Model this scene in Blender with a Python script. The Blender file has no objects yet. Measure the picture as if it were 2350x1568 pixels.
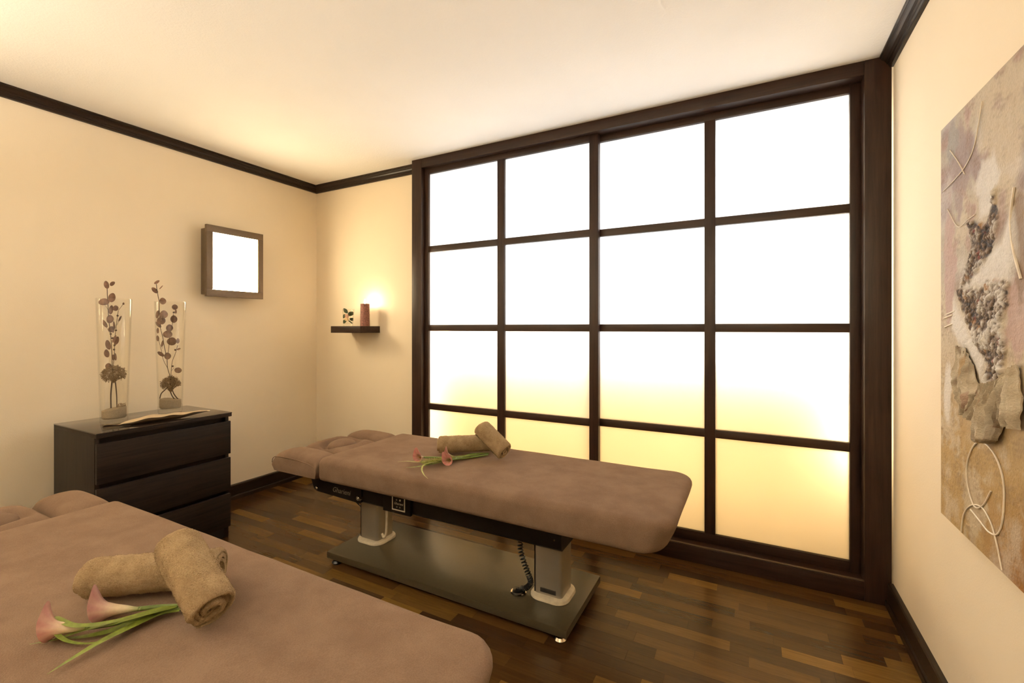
import bpy, bmesh, math, random
from mathutils import Vector, Matrix, noise

random.seed(7)
S = bpy.context.scene
COL = S.collection
PI = math.pi
R = math.radians

# ------------------------------------------------------------------ camera
FPX, CXP, HYP, EYE, YAW = 1038.4, 1175.0, 752.3, 1.309, R(27.88)
cam_d = bpy.data.cameras.new('camera'); cam = bpy.data.objects.new('camera', cam_d); COL.objects.link(cam)
cam.location = (0, 0, EYE); cam.rotation_euler = (PI/2, 0, YAW)
cam_d.sensor_width = 36; cam_d.lens = FPX/2350*36; cam_d.shift_y = -(784-HYP)/2350; cam_d.clip_start = .01
S.camera = cam

# ------------------------------------------------------------------ world, lights, exposure
w = bpy.data.worlds.new('world'); S.world = w; w.use_nodes = True
w.node_tree.nodes['Background'].inputs[0].default_value = (.9, .75, .55, 1)
w.node_tree.nodes['Background'].inputs[1].default_value = .02
def area(name, loc, rot, sx, sy, watt, color):
    d = bpy.data.lights.new(name, 'AREA'); d.shape = 'RECTANGLE'; d.size = sx; d.size_y = sy; d.energy = watt; d.color = color
    o = bpy.data.objects.new(name, d); COL.objects.link(o); o.location = loc; o.rotation_euler = rot
    return o
# the lit cavity behind the frosted sliding screens: daylight from a high window, warm tubes at both sides
dl = area('daylight_behind_screen', (-.83, 3.10, 1.80), (-PI/2, 0, 0), 2.74, 1.44, 44, (.91, 1, 1.10)); dl.data.spread = R(135)
area('warm_tube_left', (-2.20, 3.05, 1.20), (-PI/2, 0, R(-35)), .10, 1.9, 20, (1, .80, .50))
area('warm_tube_right', (.50, 2.97, 1.50), (-PI/2, 0, R(20)), .08, 1.75, 17, (1, .78, .46))
area('warm_strip_low', (-.83, 3.38, .62), (-PI/2, 0, 0), 2.6, .5, 16.5, (1, .66, .26))
SCONCE_E = 25.0     # lit panels of the square wall lamps
FILL_UPLIGHT_E = 620.0    # added fill bowls, unseen behind the camera, to even out the room light
S.view_settings.view_transform = 'Standard'; S.view_settings.look = 'None'
S.view_settings.exposure = 0.50; S.view_settings.gamma = 1.0; S.view_settings.use_curve_mapping = False
c = S.cycles
c.max_bounces = 9; c.diffuse_bounces = 6; c.glossy_bounces = 4; c.transmission_bounces = 8; c.transparent_max_bounces = 16
c.caustics_reflective = False; c.caustics_refractive = False; c.sample_clamp_indirect = 6.0; c.use_denoising = True; c.use_adaptive_sampling = True; c.adaptive_threshold = .025

# ------------------------------------------------------------------ pixels to points
FW = Vector((-math.sin(YAW), math.cos(YAW), 0)); RT = Vector((math.cos(YAW), math.sin(YAW), 0)); UP = Vector((0, 0, 1)); EY = Vector((0, 0, EYE))
def ray(x, y): return FW + RT*((x-CXP)/FPX) + UP*((HYP-y)/FPX)
def onz(x, y, z): d = ray(x, y); return EY + d*((z-EYE)/d.z)
def ony(x, y, Y): d = ray(x, y); return EY + d*(Y/d.y)
def onx(x, y, X): d = ray(x, y); return EY + d*(X/d.x)
def ond(x, y, depth): return EY + ray(x, y)*depth
def pix(p): q = Vector(p)-EY; d = q.dot(FW); return (CXP+FPX*q.dot(RT)/d, HYP-FPX*q.z/d, d)

# ------------------------------------------------------------------ materials
def lin(r, g, b):
    f = lambda v: (v/255)/12.92 if v/255 <= .04045 else ((v/255+.055)/1.055)**2.4
    return (f(r), f(g), f(b), 1)
class NT:
    def __init__(s, name):
        s.m = bpy.data.materials.new(name); s.m.use_nodes = True; s.t = s.m.node_tree
        s.b = s.t.nodes['Principled BSDF']; s.out = s.t.nodes['Material Output']
    def n(s, typ, **kw):
        x = s.t.nodes.new(typ)
        for k, v in kw.items():
            if isinstance(k, str) and hasattr(x, k): setattr(x, k, v)
        return x
    def l(s, a, b): s.t.links.new(a, b)
    def set(s, **kw):
        for k, v in kw.items(): s.b.inputs[k.replace('_', ' ')].default_value = v
    def coord(s, scale=(1, 1, 1), kind='Object'):
        tc = s.n('ShaderNodeTexCoord'); mp = s.n('ShaderNodeMapping'); mp.inputs['Scale'].default_value = scale
        s.l(tc.outputs[kind], mp.inputs['Vector']); return mp.outputs['Vector']
    def noise(s, vec, scale, detail=3, rough=.55, dist=0):
        x = s.n('ShaderNodeTexNoise'); x.inputs['Scale'].default_value = scale; x.inputs['Detail'].default_value = detail
        x.inputs['Roughness'].default_value = rough; x.inputs['Distortion'].default_value = dist
        s.l(vec, x.inputs['Vector']); return x.outputs['Fac']
    def ramp(s, fac, stops):
        x = s.n('ShaderNodeValToRGB'); e = x.color_ramp.elements
        while len(e) < len(stops): e.new(.5)
        for q, (p, col) in zip(e, stops): q.position = p; q.color = col
        s.l(fac, x.inputs['Fac']); return x.outputs['Color']
    def bump(s, fac, strength, dist):
        x = s.n('ShaderNodeBump'); x.inputs['Strength'].default_value = strength; x.inputs['Distance'].default_value = dist
        s.l(fac, x.inputs['Height']); s.l(x.outputs['Normal'], s.b.inputs['Normal'])
    def base(s, col): s.l(col, s.b.inputs['Base Color'])
def plain(name, col, rough=.5, metal=0, spec=.5, var=.12, vs=30, bump=0, bs=200, bd=.001, emit=0):
    t = NT(name); v = t.coord()
    a = tuple(x*(1-var) for x in col[:3])+(1,); b = tuple(min(1, x*(1+var)) for x in col[:3])+(1,)
    t.base(t.ramp(t.noise(v, vs), [(.3, a), (.7, b)]))
    t.set(Roughness=rough, Metallic=metal); t.b.inputs['Specular IOR Level'].default_value = spec
    if bump: t.bump(t.noise(v, bs, 4), bump, bd)
    if emit: t.b.inputs['Emission Color'].default_value = col; t.b.inputs['Emission Strength'].default_value = emit
    return t.m
def wood(name, dark, light, axis, rough=.42, scale=1.0, spec=.25):
    t = NT(name); sc = [60*scale]*3; sc[axis] = 3*scale
    v = t.coord(tuple(sc)); g = t.noise(v, 1.0, 6, .65, .4)
    t.base(t.ramp(g, [(.32, dark), (.68, light)])); t.set(Roughness=rough); t.b.inputs['Specular IOR Level'].default_value = spec
    t.bump(g, .12, .0006); return t.m
def plaster(name, col, bs, strength, dist, rough=.85):
    t = NT(name); v = t.coord()
    a = tuple(x*.96 for x in col[:3])+(1,)
    t.base(t.ramp(t.noise(v, 1.3), [(.35, a), (.65, col)]))
    t.set(Roughness=rough); t.b.inputs['Specular IOR Level'].default_value = .25
    t.bump(t.noise(v, bs, 5, .6), strength, dist); return t.m
def vcol(name, rough=.6, bump=0, bs=300, bd=.001, sheen=0):
    t = NT(name); a = t.n('ShaderNodeVertexColor'); a.layer_name = 'Col'
    v = t.coord(); mx = t.n('ShaderNodeMix', data_type='RGBA', blend_type='MULTIPLY'); mx.inputs['Factor'].default_value = .35
    t.l(a.outputs['Color'], mx.inputs['A']); t.l(t.ramp(t.noise(v, 120), [(.3, (.7, .7, .7, 1)), (.7, (1.1, 1.1, 1.1, 1))]), mx.inputs['B'])
    t.base(mx.outputs['Result']); t.set(Roughness=rough)
    if bump: t.bump(t.noise(v, bs, 4), bump, bd)
    return t.m

M = {}
M['wall'] = plaster('wall_paint', (.87, .76, .585, 1), 170, .25, .002)
M['niche'] = plaster('niche_paint', (.62, .43, .20, 1), 170, .25, .002)
M['ceiling'] = plaster('ceiling_plaster', (.92, .90, .86, 1), 120, .5, .003)
WD, WL = (.013, .0058, .0036, 1), (.038, .0180, .0100, 1)
M['wenge_x'] = wood('wenge_grain_x', WD, WL, 0); M['wenge_y'] = wood('wenge_grain_y', WD, WL, 1); M['wenge_z'] = wood('wenge_grain_z', WD, WL, 2)
M['crown'] = wood('dark_moulding_y', (.010, .006, .004, 1), (.028, .016, .009, 1), 1, .32); M['crown_x'] = wood('dark_moulding_x', (.010, .006, .004, 1), (.028, .016, .009, 1), 0, .32)
M['dresser_y'] = wood('black_brown_y', (.005, .0032, .0022, 1), (.021, .013, .0085, 1), 1, .5, .8, .18)
M['dresser_z'] = wood('black_brown_z', (.007, .0045, .003, 1), (.020, .0125, .008, 1), 2, .5, .8, .18)
M['plinth'] = plain('plinth_black', (.006, .004, .003, 1), .6)
# floor staves: tone differs from stave to stave
t = NT('parquet'); oi = t.n('ShaderNodeObjectInfo'); ge = t.n('ShaderNodeNewGeometry'); ad = t.n('ShaderNodeMath', operation='ADD'); fr = t.n('ShaderNodeMath', operation='FRACT')
t.l(oi.outputs['Random'], ad.inputs[0]); t.l(ge.outputs['Random Per Island'], ad.inputs[1]); t.l(ad.outputs[0], fr.inputs[0])
tone = t.ramp(fr.outputs[0], [(0, (.038, .0180, .0060, 1)), (.3, (.056, .0262, .0082, 1)), (.6, (.076, .0368, .0108, 1)), (.85, (.102, .051, .0135, 1)), (1, (.185, .097, .021, 1))])
cb = t.n('ShaderNodeCombineXYZ'); t.l(fr.outputs[0], cb.inputs[0]); t.l(fr.outputs[0], cb.inputs[2])
va = t.n('ShaderNodeVectorMath', operation='MULTIPLY_ADD'); va.inputs[1].default_value = (9, 9, 9)
mp = t.coord((5, 75, 5), 'Object'); t.l(cb.outputs[0], va.inputs[0]); t.l(mp, va.inputs[2])
gr = t.noise(va.outputs[0], 1.0, 6, .65, 1.2)
mx = t.n('ShaderNodeMix', data_type='RGBA', blend_type='MULTIPLY'); mx.inputs['Factor'].default_value = .8
t.l(tone, mx.inputs['A']); t.l(t.ramp(gr, [(.30, (.66, .64, .62, 1)), (.66, (1.08, 1.06, 1.04, 1))]), mx.inputs['B']); t.base(mx.outputs['Result'])
t.l(t.ramp(gr, [(.3, (.27, .27, .27, 1)), (.7, (.24, .24, .24, 1))]), t.b.inputs['Roughness']); t.b.inputs['Specular IOR Level'].default_value = .24
t.bump(gr, .10, .0006); M['parquet'] = t.m
M['subfloor'] = plain('subfloor', (.02, .011, .006, 1), .7)
# frosted pane: lets the light of the cavity through, matt
t = NT('frosted_pane'); tr = t.n('ShaderNodeBsdfTranslucent'); df = t.n('ShaderNodeBsdfDiffuse'); gl = t.n('ShaderNodeBsdfGlossy'); m1 = t.n('ShaderNodeMixShader'); m2 = t.n('ShaderNodeMixShader')
v = t.coord(); cr = t.ramp(t.noise(v, 3), [(.3, (.90, .885, .86, 1)), (.7, (.93, .915, .89, 1))]); t.l(cr, tr.inputs[0]); df.inputs[0].default_value = (.80, .75, .66, 1)
gl.inputs['Roughness'].default_value = .35; m1.inputs[0].default_value = .22; m2.inputs[0].default_value = .03
t.l(tr.outputs[0], m1.inputs[1]); t.l(df.outputs[0], m1.inputs[2]); t.l(m1.outputs[0], m2.inputs[1]); t.l(gl.outputs[0], m2.inputs[2]); t.l(m2.outputs[0], t.out.inputs['Surface']); M['pane'] = t.m
# clear thin glass
def glass(name, tint):
    t = NT(name); tp = t.n('ShaderNodeBsdfTransparent'); gl = t.n('ShaderNodeBsdfGlossy'); fz = t.n('ShaderNodeLayerWeight'); pw_ = t.n('ShaderNodeMath', operation='POWER'); pw_.inputs[1].default_value = 4.0; ma = t.n('ShaderNodeMath', operation='MULTIPLY_ADD'); ma.inputs[1].default_value = .55; ma.inputs[2].default_value = .035; ms = t.n('ShaderNodeMixShader')
    v = t.coord(); t.l(t.ramp(t.noise(v, 2), [(.4, tint), (.6, tuple(min(1, q*1.01) for q in tint[:3])+(1,))]), tp.inputs[0])
    gl.inputs['Roughness'].default_value = .02; fz.inputs['Blend'].default_value = .5
    t.l(fz.outputs['Facing'], pw_.inputs[0]); t.l(pw_.outputs[0], ma.inputs[0]); t.l(ma.outputs[0], ms.inputs[0]); t.l(tp.outputs[0], ms.inputs[1]); t.l(gl.outputs[0], ms.inputs[2]); t.l(ms.outputs[0], t.out.inputs['Surface']); return t.m
M['glass'] = glass('clear_glass', (.988, .985, .97, 1))
M['topglass'] = plain('dark_glass_top', (.020, .013, .009, 1), .06, 0, .6, .05)
def fabric(name, dark, light, bs, strength, dist, s2=5.0, sheen=.25):
    t = NT(name); v = t.coord(); a = t.noise(v, s2, 3); b = t.noise(v, bs, 3, .6)
    mxx = t.n('ShaderNodeMath', operation='MULTIPLY_ADD'); mxx.inputs[1].default_value = .45
    t.l(b, mxx.inputs[0]); hh = t.n('ShaderNodeMath', operation='MULTIPLY'); hh.inputs[1].default_value = .55; t.l(a, hh.inputs[0]); t.l(hh.outputs[0], mxx.inputs[2])
    t.base(t.ramp(mxx.outputs[0], [(.38, dark), (.62, light)])); t.set(Roughness=.95); t.b.inputs['Specular IOR Level'].default_value = .1
    t.b.inputs['Sheen Weight'].default_value = sheen; t.b.inputs['Sheen Roughness'].default_value = .5; t.b.inputs['Sheen Tint'].default_value = (light[0]*2, light[1]*2, light[2]*2, 1)
    t.bump(b, strength, dist); return t.m
M['cover'] = fabric('brown_fleece_cover', (.128, .079, .050, 1), (.176, .114, .074, 1), 330, .55, .003, 9)
M['cover_d'] = M['cover']
M['towel'] = fabric('tan_terry', (.255, .170, .088, 1), (.400, .285, .160, 1), 300, 1.0, .006, 26, .2)
M['black'] = plain('black_lacquer', (.0055, .004, .0033, 1), .38, 0, .4)
M['base'] = plain('base_plate_laminate', (.044, .034, .017, 1), .34, 0, .5, .10, 90, .15, 900, .0004)
M['alu'] = plain('champagne_aluminium', (.47, .42, .34, 1), .38, .75, .5, .04, 8)
M['white_plastic'] = plain('cream_plastic', (.66, .58, .44, 1), .4)
M['steel'] = plain('polished_steel', (.72, .66, .56, 1), .18, 1, .5, .03)
M['rubber'] = plain('black_rubber', (.004, .004, .004, 1), .35)
M['label'] = plain('label_plate', (.030, .026, .022, 1), .4)
M['letter'] = plain('lettering_silver', (.30, .27, .22, 1), .4)
M['letter_dark'] = plain('lettering_dark', (.006, .005, .004, 1), .4)
M['letter_white'] = plain('lettering_white', (.70, .64, .52, 1), .4)
M['red'] = plain('red_knob', (.25, .03, .02, 1), .4)
M['lampmetal'] = plain('bronze_metal', (.155, .112, .072, 1), .45, .55, .5, .06, 60, .1, 800, .0003)
t = NT('lamp_diffuser'); em = t.n('ShaderNodeEmission'); v = t.coord(); t.l(t.ramp(t.noise(v, 2), [(.3, (1, .79, .48, 1)), (.7, (1, .80, .50, 1))]), em.inputs[0]); em.inputs[1].default_value = SCONCE_E; t.l(em.outputs[0], t.out.inputs['Surface']); M['lampglow'] = t.m
t = NT('fill_uplight_diffuser'); em = t.n('ShaderNodeEmission'); v = t.coord(); t.l(t.ramp(t.noise(v, 2), [(.3, (1, .94, .82, 1)), (.7, (1, .95, .83, 1))]), em.inputs[0]); em.inputs[1].default_value = FILL_UPLIGHT_E; t.l(em.outputs[0], t.out.inputs['Surface']); M['fill_uplight'] = t.m
t = NT('flame'); em = t.n('ShaderNodeEmission'); v = t.coord(); t.l(t.ramp(t.noise(v, 20), [(.3, (1, .74, .46, 1)), (.7, (1, .78, .52, 1))]), em.inputs[0]); em.inputs[1].default_value = 420; t.l(em.outputs[0], t.out.inputs['Surface']); M['flame'] = t.m
M['candle'] = plain('mauve_rustic_wax', (.235, .098, .072, 1), .6, 0, .4, .45, 95, .5, 160, .003)
M['leaf'] = plain('dried_eucalyptus_leaf', (.185, .104, .068, 1), .7, 0, .3, .35, 40)
M['stem'] = plain('dried_stem', (.085, .050, .030, 1), .8, 0, .3, .3, 60)
M['floret'] = plain('dried_floret', (.26, .175, .100, 1), .9, 0, .2, .35, 150)
M['sand'] = plain('grey_sand', (.36, .29, .20, 1), .95, 0, .2, .22, 300, .8, 500, .002)
M['dish'] = plain('hammered_metal', (.60, .48, .33, 1), .22, 1, .5, .08, 25, .3, 60, .002)
M['grassblade'] = plain('green_blade', (.135, .165, .020, 1), .5, 0, .4, .35, 60)
M['grassdry'] = plain('yellow_green_blade', (.30, .30, .070, 1), .5, 0, .4, .3, 60)
M['callastem'] = plain('calla_stem', (.120, .165, .028, 1), .4, 0, .5, .25, 50)
M['calla'] = vcol('calla_spathe', .45)
M['spadix'] = plain('spadix', (.55, .33, .10, 1), .6)
M['greenleaf'] = plain('dark_green_leaf', (.030, .045, .012, 1), .45, 0, .5, .3, 80)
M['petal'] = vcol('petal_colour', .5)
M['paint'] = vcol('painting_surface', .65, .6, 160, .004)
M['relief'] = vcol('relief_paint', .7, .7, 220, .004)
M['paintline'] = plain('raised_paint_line', (.78, .70, .58, 1), .6)
M['canvas_edge'] = plain('canvas_edge', (.42, .36, .28, 1), .9)

# ------------------------------------------------------------------ mesh helpers
class MB:
    def __init__(s): s.v = []; s.f = []; s.c = None
    def add(s, vs, fs):
        o = len(s.v); s.v += [Vector(q) for q in vs]; s.f += [tuple(i+o for i in f) for f in fs]; return s
    def box(s, x0, x1, y0, y1, z0, z1, b=0):
        if b <= 0:
            return s.add([(x0,y0,z0),(x1,y0,z0),(x1,y1,z0),(x0,y1,z0),(x0,y0,z1),(x1,y0,z1),(x1,y1,z1),(x0,y1,z1)],
                         [(3,2,1,0),(4,5,6,7),(0,1,5,4),(1,2,6,5),(2,3,7,6),(3,0,4,7)])
        bm = bmesh.new(); bmesh.ops.create_cube(bm, size=1)
        for q in bm.verts: q.co = Vector(((x0+x1)/2+q.co.x*(x1-x0), (y0+y1)/2+q.co.y*(y1-y0), (z0+z1)/2+q.co.z*(z1-z0)))
        bmesh.ops.bevel(bm, geom=list(bm.edges), offset=b, segments=2, affect='EDGES', profile=.6)
        bm.verts.index_update(); s.add([q.co for q in bm.verts], [[q.index for q in f.verts] for f in bm.faces]); bm.free(); return s
    def tube(s, path, rad, n=8, cap=True):
        path = [Vector(p) for p in path]; rs = rad if isinstance(rad, (list, tuple)) else [rad]*len(path)
        vs = []; fs = []; ref = None
        for i, p in enumerate(path):
            d = (path[min(i+1, len(path)-1)]-path[max(i-1, 0)]).normalized()
            if ref is None: ref = d.orthogonal().normalized()
            ref = (ref-d*ref.dot(d)).normalized(); q = d.cross(ref)
            vs += [p+(ref*math.cos(2*PI*k/n)+q*math.sin(2*PI*k/n))*rs[i] for k in range(n)]
        for i in range(len(path)-1):
            for k in range(n): a = i*n+k; b = i*n+(k+1) % n; fs.append((a, b, b+n, a+n))
        if cap: fs.append(tuple(range(n))[::-1]); fs.append(tuple(range((len(path)-1)*n, len(path)*n)))
        return s.add(vs, fs)
    def lathe(s, prof, center=(0, 0, 0), n=32, closed=False, axis=2):
        cx, cy, cz = center; vs = []; fs = []
        for r, z in prof:
            for k in range(n):
                a = 2*PI*k/n; p = (r*math.cos(a), r*math.sin(a), z)
                if axis == 1: p = (p[0], z, p[1])
                if axis == 0: p = (z, p[0], p[1])
                vs.append((cx+p[0], cy+p[1], cz+p[2]))
        m = len(prof)
        for i in range(m-1 if not closed else m):
            for k in range(n): a = i*n+k; b = i*n+(k+1) % n; e = ((i+1) % m)*n; fs.append((a, b, e+(k+1) % n, e+k))
        return s.add(vs, fs)
    def loops(s, rings, cap0=True, cap1=True):
        n = len(rings[0]); vs = [p for r in rings for p in r]; fs = []
        for i in range(len(rings)-1):
            for k in range(n): a = i*n+k; b = i*n+(k+1) % n; fs.append((a, b, b+n, a+n))
        if cap0: fs.append(tuple(range(n))[::-1])
        if cap1: fs.append(tuple(range((len(rings)-1)*n, len(rings)*n)))
        return s.add(vs, fs)
    def grid(s, nu, nv, fn, flip=False):
        vs = [fn(i/(nu-1), j/(nv-1)) for i in range(nu) for j in range(nv)]; fs = []
        for i in range(nu-1):
            for j in range(nv-1):
                q = (i*nv+j, (i+1)*nv+j, (i+1)*nv+j+1, i*nv+j+1); fs.append(q[::-1] if flip else q)
        return s.add(vs, fs)
    def ball(s, c, r, n=6, m=4, sc=(1, 1, 1)):
        c = Vector(c); vs = [c+Vector((0, 0, -r*sc[2]))]; fs = []
        for i in range(1, m):
            a = -PI/2+PI*i/m
            for k in range(n): b = 2*PI*k/n; vs.append(c+Vector((r*math.cos(a)*math.cos(b)*sc[0], r*math.cos(a)*math.sin(b)*sc[1], r*math.sin(a)*sc[2])))
        vs.append(c+Vector((0, 0, r*sc[2]))); e = len(vs)-1
        for k in range(n): fs.append((0, 1+(k+1) % n, 1+k)); fs.append((e, e-n+k, e-n+(k+1) % n))
        for i in range(m-2):
            for k in range(n): a = 1+i*n+k; b = 1+i*n+(k+1) % n; fs.append((a, b, b+n, a+n))
        return s.add(vs, fs)
    def mesh(s, name, mat, origin=(0, 0, 0), smooth=True, angle=35):
        me = bpy.data.meshes.new(name); o = Vector(origin)
        me.from_pydata([q-o for q in s.v], [], s.f); me.materials.append(M[mat] if isinstance(mat, str) else mat)
        bm = bmesh.new(); bm.from_mesh(me); bmesh.ops.recalc_face_normals(bm, faces=bm.faces)
        if smooth:
            lim = R(angle)
            for f in bm.faces: f.smooth = True
            for e in bm.edges:
                if len(e.link_faces) == 2 and e.calc_face_angle(0) > lim: e.smooth = False
        bm.to_mesh(me); bm.free()
        if s.c is not None:
            at = me.color_attributes.new('Col', 'FLOAT_COLOR', 'POINT')
            at.data.foreach_set('color', [x for q in s.c for x in q])
        return me
def link(name, data, parent=None, loc=None):
    o = bpy.data.objects.new(name, data); COL.objects.link(o)
    if parent: o.parent = parent
    if loc is not None: o.location = loc
    return o
def tag(o, label, cat, group=None):
    o['label'] = label; o['category'] = cat
    if group: o['group'] = group
    return o
def thing(name, label, cat, loc, group=None):
    o = bpy.data.objects.new(name, None); COL.objects.link(o); o.location = loc; o.empty_display_size = .05
    return tag(o, label, cat, group)
def part(name, mb, mat, parent, **kw):
    """mesh in world coordinates, parented (thing or part)"""
    org = Vector((0, 0, 0)); p = parent
    while p is not None: org += Vector(p.location); p = p.parent
    return link(name, mb.mesh(name, mat, org, **kw), parent)
def single(name, mb, mat, label, cat, base, group=None, **kw):
    o = link(name, mb.mesh(name, mat, base, **kw), None, base); return tag(o, label, cat, group)
def struct(name, mb, mat, parent=None, **kw):
    o = link(name, mb.mesh(name, mat, **kw), parent)
    if parent is None: o['kind'] = 'structure'
    return o
def copy_tree(o, parent=None):
    q = o.copy(); COL.objects.link(q); q.parent = parent
    for ch in [x for x in COL.objects if x.parent == o]: copy_tree(ch, q)
    return q
def text(name, body, size, mat, parent, loc, rot, ext=.0004, shear=0):
    cu = bpy.data.curves.new(name, 'FONT'); cu.body = body; cu.size = size; cu.align_x = 'CENTER'; cu.align_y = 'CENTER'; cu.extrude = ext; cu.shear = shear
    cu.materials.append(M[mat]); tmp = link('lettering_source', cu); bpy.context.view_layer.update()
    me = bpy.data.meshes.new_from_object(tmp.evaluated_get(bpy.context.evaluated_depsgraph_get())); me.name = name
    bpy.data.objects.remove(tmp); bpy.data.curves.remove(cu)
    o = link(name, me, parent); o.location = loc; o.rotation_euler = rot; return o
def smooth(a, b, x): t = max(0, min(1, (x-a)/(b-a))); return t*t*(3-2*t)
def catmull(pts, n=8):
    pts = [Vector(p) for p in pts]; out = []
    q = [pts[0]*2-pts[1]]+pts+[pts[-1]*2-pts[-2]]
    for i in range(1, len(q)-2):
        for k in range(n):
            t = k/n; a, b, cc, d = q[i-1], q[i], q[i+1], q[i+2]
            out.append(.5*((2*b)+(cc-a)*t+(2*a-5*b+4*cc-d)*t*t+(3*b-a-3*cc+d)*t**3))
    return out+[pts[-1]]

# ------------------------------------------------------------------ room shell
XL, XR, YB, YF, ZC = -3.50, .586, 2.81, -1.10, 2.587
YW = 2.70           # front face of the screen surround
YN = 3.45           # back of the lit cavity
struct('wall_left', MB().box(XL-.12, XL, YF-.12, YB+.12, -.05, ZC+.05), 'wall')
struct('wall_back', MB().box(XL, -2.21, YB, YB+.10, -.05, ZC+.05), 'wall')
struct('wall_right', MB().box(XR, XR+.12, YF-.12, YN+.1, -.05, ZC+.05), 'wall')
struct('wall_front', MB().box(XL, XR, YF-.12, YF, -.05, ZC+.05), 'wall')
struct('wall_niche', MB().box(-2.31, XR, YN, YN+.1, -.05, ZC+.05).box(-2.31, -2.21, YB+.10, YN, -.05, ZC+.05), 'niche')
struct('ceiling', MB().box(XL-.12, XR+.12, YF-.12, YN+.1, ZC, ZC+.1), 'ceiling')

# crown moulding, swept per wall (profile: out from the wall, down from the ceiling)
CP = [(0, 0), (.052, 0), (.052, -.007), (.046, -.010), (.046, -.014), (.040, -.020), (.032, -.026), (.027, -.034), (.027, -.038), (.020, -.041), (.020, -.048), (.014, -.051), (.014, -.058), (0, -.060)]
def sweep(name, prof, a, b, out, z0, mat, mitre=(0, 0)):
    a, b, out = Vector(a), Vector(b), Vector(out); d = (b-a).normalized(); r0 = []; r1 = []
    for p, q in prof:
        r0.append(a+out*p+d*(p*mitre[0])+Vector((0, 0, z0+q))); r1.append(b+out*p-d*(p*mitre[1])+Vector((0, 0, z0+q)))
    return struct(name, MB().loops([r0, r1]), mat, smooth=False)
sweep('trim_1', CP, (XL, YF, 0), (XL, YB, 0), (1, 0, 0), ZC, 'crown', (1, 1))
sweep('trim_2', CP, (XL, YB, 0), (-2.295, YB, 0), (0, -1, 0), ZC, 'crown_x', (1, 0))
sweep('trim_3', CP, (XR, YF, 0), (XR, YW, 0), (-1, 0, 0), ZC, 'crown', (1, 0))
sweep('trim_4', CP, (XL, YF, 0), (XR, YF, 0), (0, 1, 0), ZC, 'crown_x', (1, 1))
BP = [(0, 0), (.030, 0), (.030, .026), (.027, .032), (.020, .034), (.020, .106), (.016, .112), (0, .113)]
sweep('baseboard_left', BP, (XL, YF, 0), (XL, YB, 0), (1, 0, 0), 0, 'crown', (1, 1))
sweep('baseboard_back', BP, (XL, YB, 0), (-2.295, YB, 0), (0, -1, 0), 0, 'crown_x', (1, 0))
sweep('baseboard_right', BP, (XR, YF, 0), (XR, YW, 0), (-1, 0, 0), 0, 'crown', (1, 0))
sweep('baseboard_front', BP, (XL, YF, 0), (XR, YF, 0), (0, 1, 0), 0, 'crown_x', (1, 1))

# floor: dark subfloor, staves laid along the window wall
fl = struct('floor', MB().box(XL-.12, XR+.12, YF-.12, YN+.1, -.06, -.005), 'subfloor')
rw = .0625; lens = [.235, .355, .47]; smesh = {}
g = .0002
for L in lens:
    smesh[L] = MB().box(0, L-2*g, 0, rw-2*g, -.0049, 0, .0002).mesh('plank', 'parquet', smooth=False)
staves = []
y = YF+.005; row = 0
rs = random.Random(11)
while y+rw < YW+.0:
    x = XL-rs.random()*.4
    while x < XR:
        L = rs.choice([.235, .355, .355, .47, .47, .47])
        staves.append((x, y, L)); x += L
    y += rw; row += 1
def inpoly(px, py, poly):
    ins = False; j = len(poly)-1
    for i in range(len(poly)):
        (xi, yi), (xj, yj) = poly[i], poly[j]
        if (yi > py) != (yj > py) and px < (xj-xi)*(py-yi)/(yj-yi)+xi: ins = not ins
        j = i
    return ins
NEARPOLY = [(-900, 1700), (-900, 1210), (0, 1190), (268, 1150), (1120, 1460), (1188, 1568), (1200, 1700)]
DRESSPOLY = [(125, 970), (528, 946), (528, 1235), (100, 1300)]
FARPOLY = [(732, 1050), (890, 990), (1575, 1090), (1560, 1200), (1500, 1260), (1300, 1215), (732, 1090)]
BASEPOLY = [(749, 1290), (750, 1262), (905, 1196), (1377, 1323), (1300, 1475)]
def vis(x, y, L):
    best = 0
    for k in (.15, .5, .85):
        p = Vector((x+L*k, y+rw/2, 0))
        if p.x < XL+.03 or p.x > XR-.03: continue
        if (p-EY).dot(FW) < .3: continue
        u, v, d = pix(p)
        if not (0 <= u <= 2350 and 0 <= v <= 1568): continue
        if any(inpoly(u, v, q) for q in (NEARPOLY, DRESSPOLY, FARPOLY, BASEPOLY)): continue
        best += 1/d**3
    return best*L
sc = sorted(staves, key=lambda q: -vis(*q)); top = [q for q in sc[:300] if vis(*q) > 0]; topset = set(top)
rest = MB()
for (x, y, L) in staves:
    x0, x1 = max(x, XL-.05), min(x+L, XR+.05)
    if (x, y, L) in topset and x0 == x and x1 == x+L:
        o = link('plank', smesh[L], fl); o.location = (x+g, y+g, 0)
    elif (x, y, L) in topset:
        o = link('plank', MB().box(0, x1-x0-2*g, 0, rw-2*g, -.0049, 0, .0002).mesh('plank', 'parquet', smooth=False), fl); o.location = (x0+g, y+g, 0)
    else: rest.box(x0+g, x1-g, y+g, y+rw-g, -.0049, 0)
rest.box(XL-.1, XR+.1, y+rw, YN, -.0049, 0)
o = struct('plank_field', rest, 'parquet', fl, smooth=False); o['kind'] = 'stuff'

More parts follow.
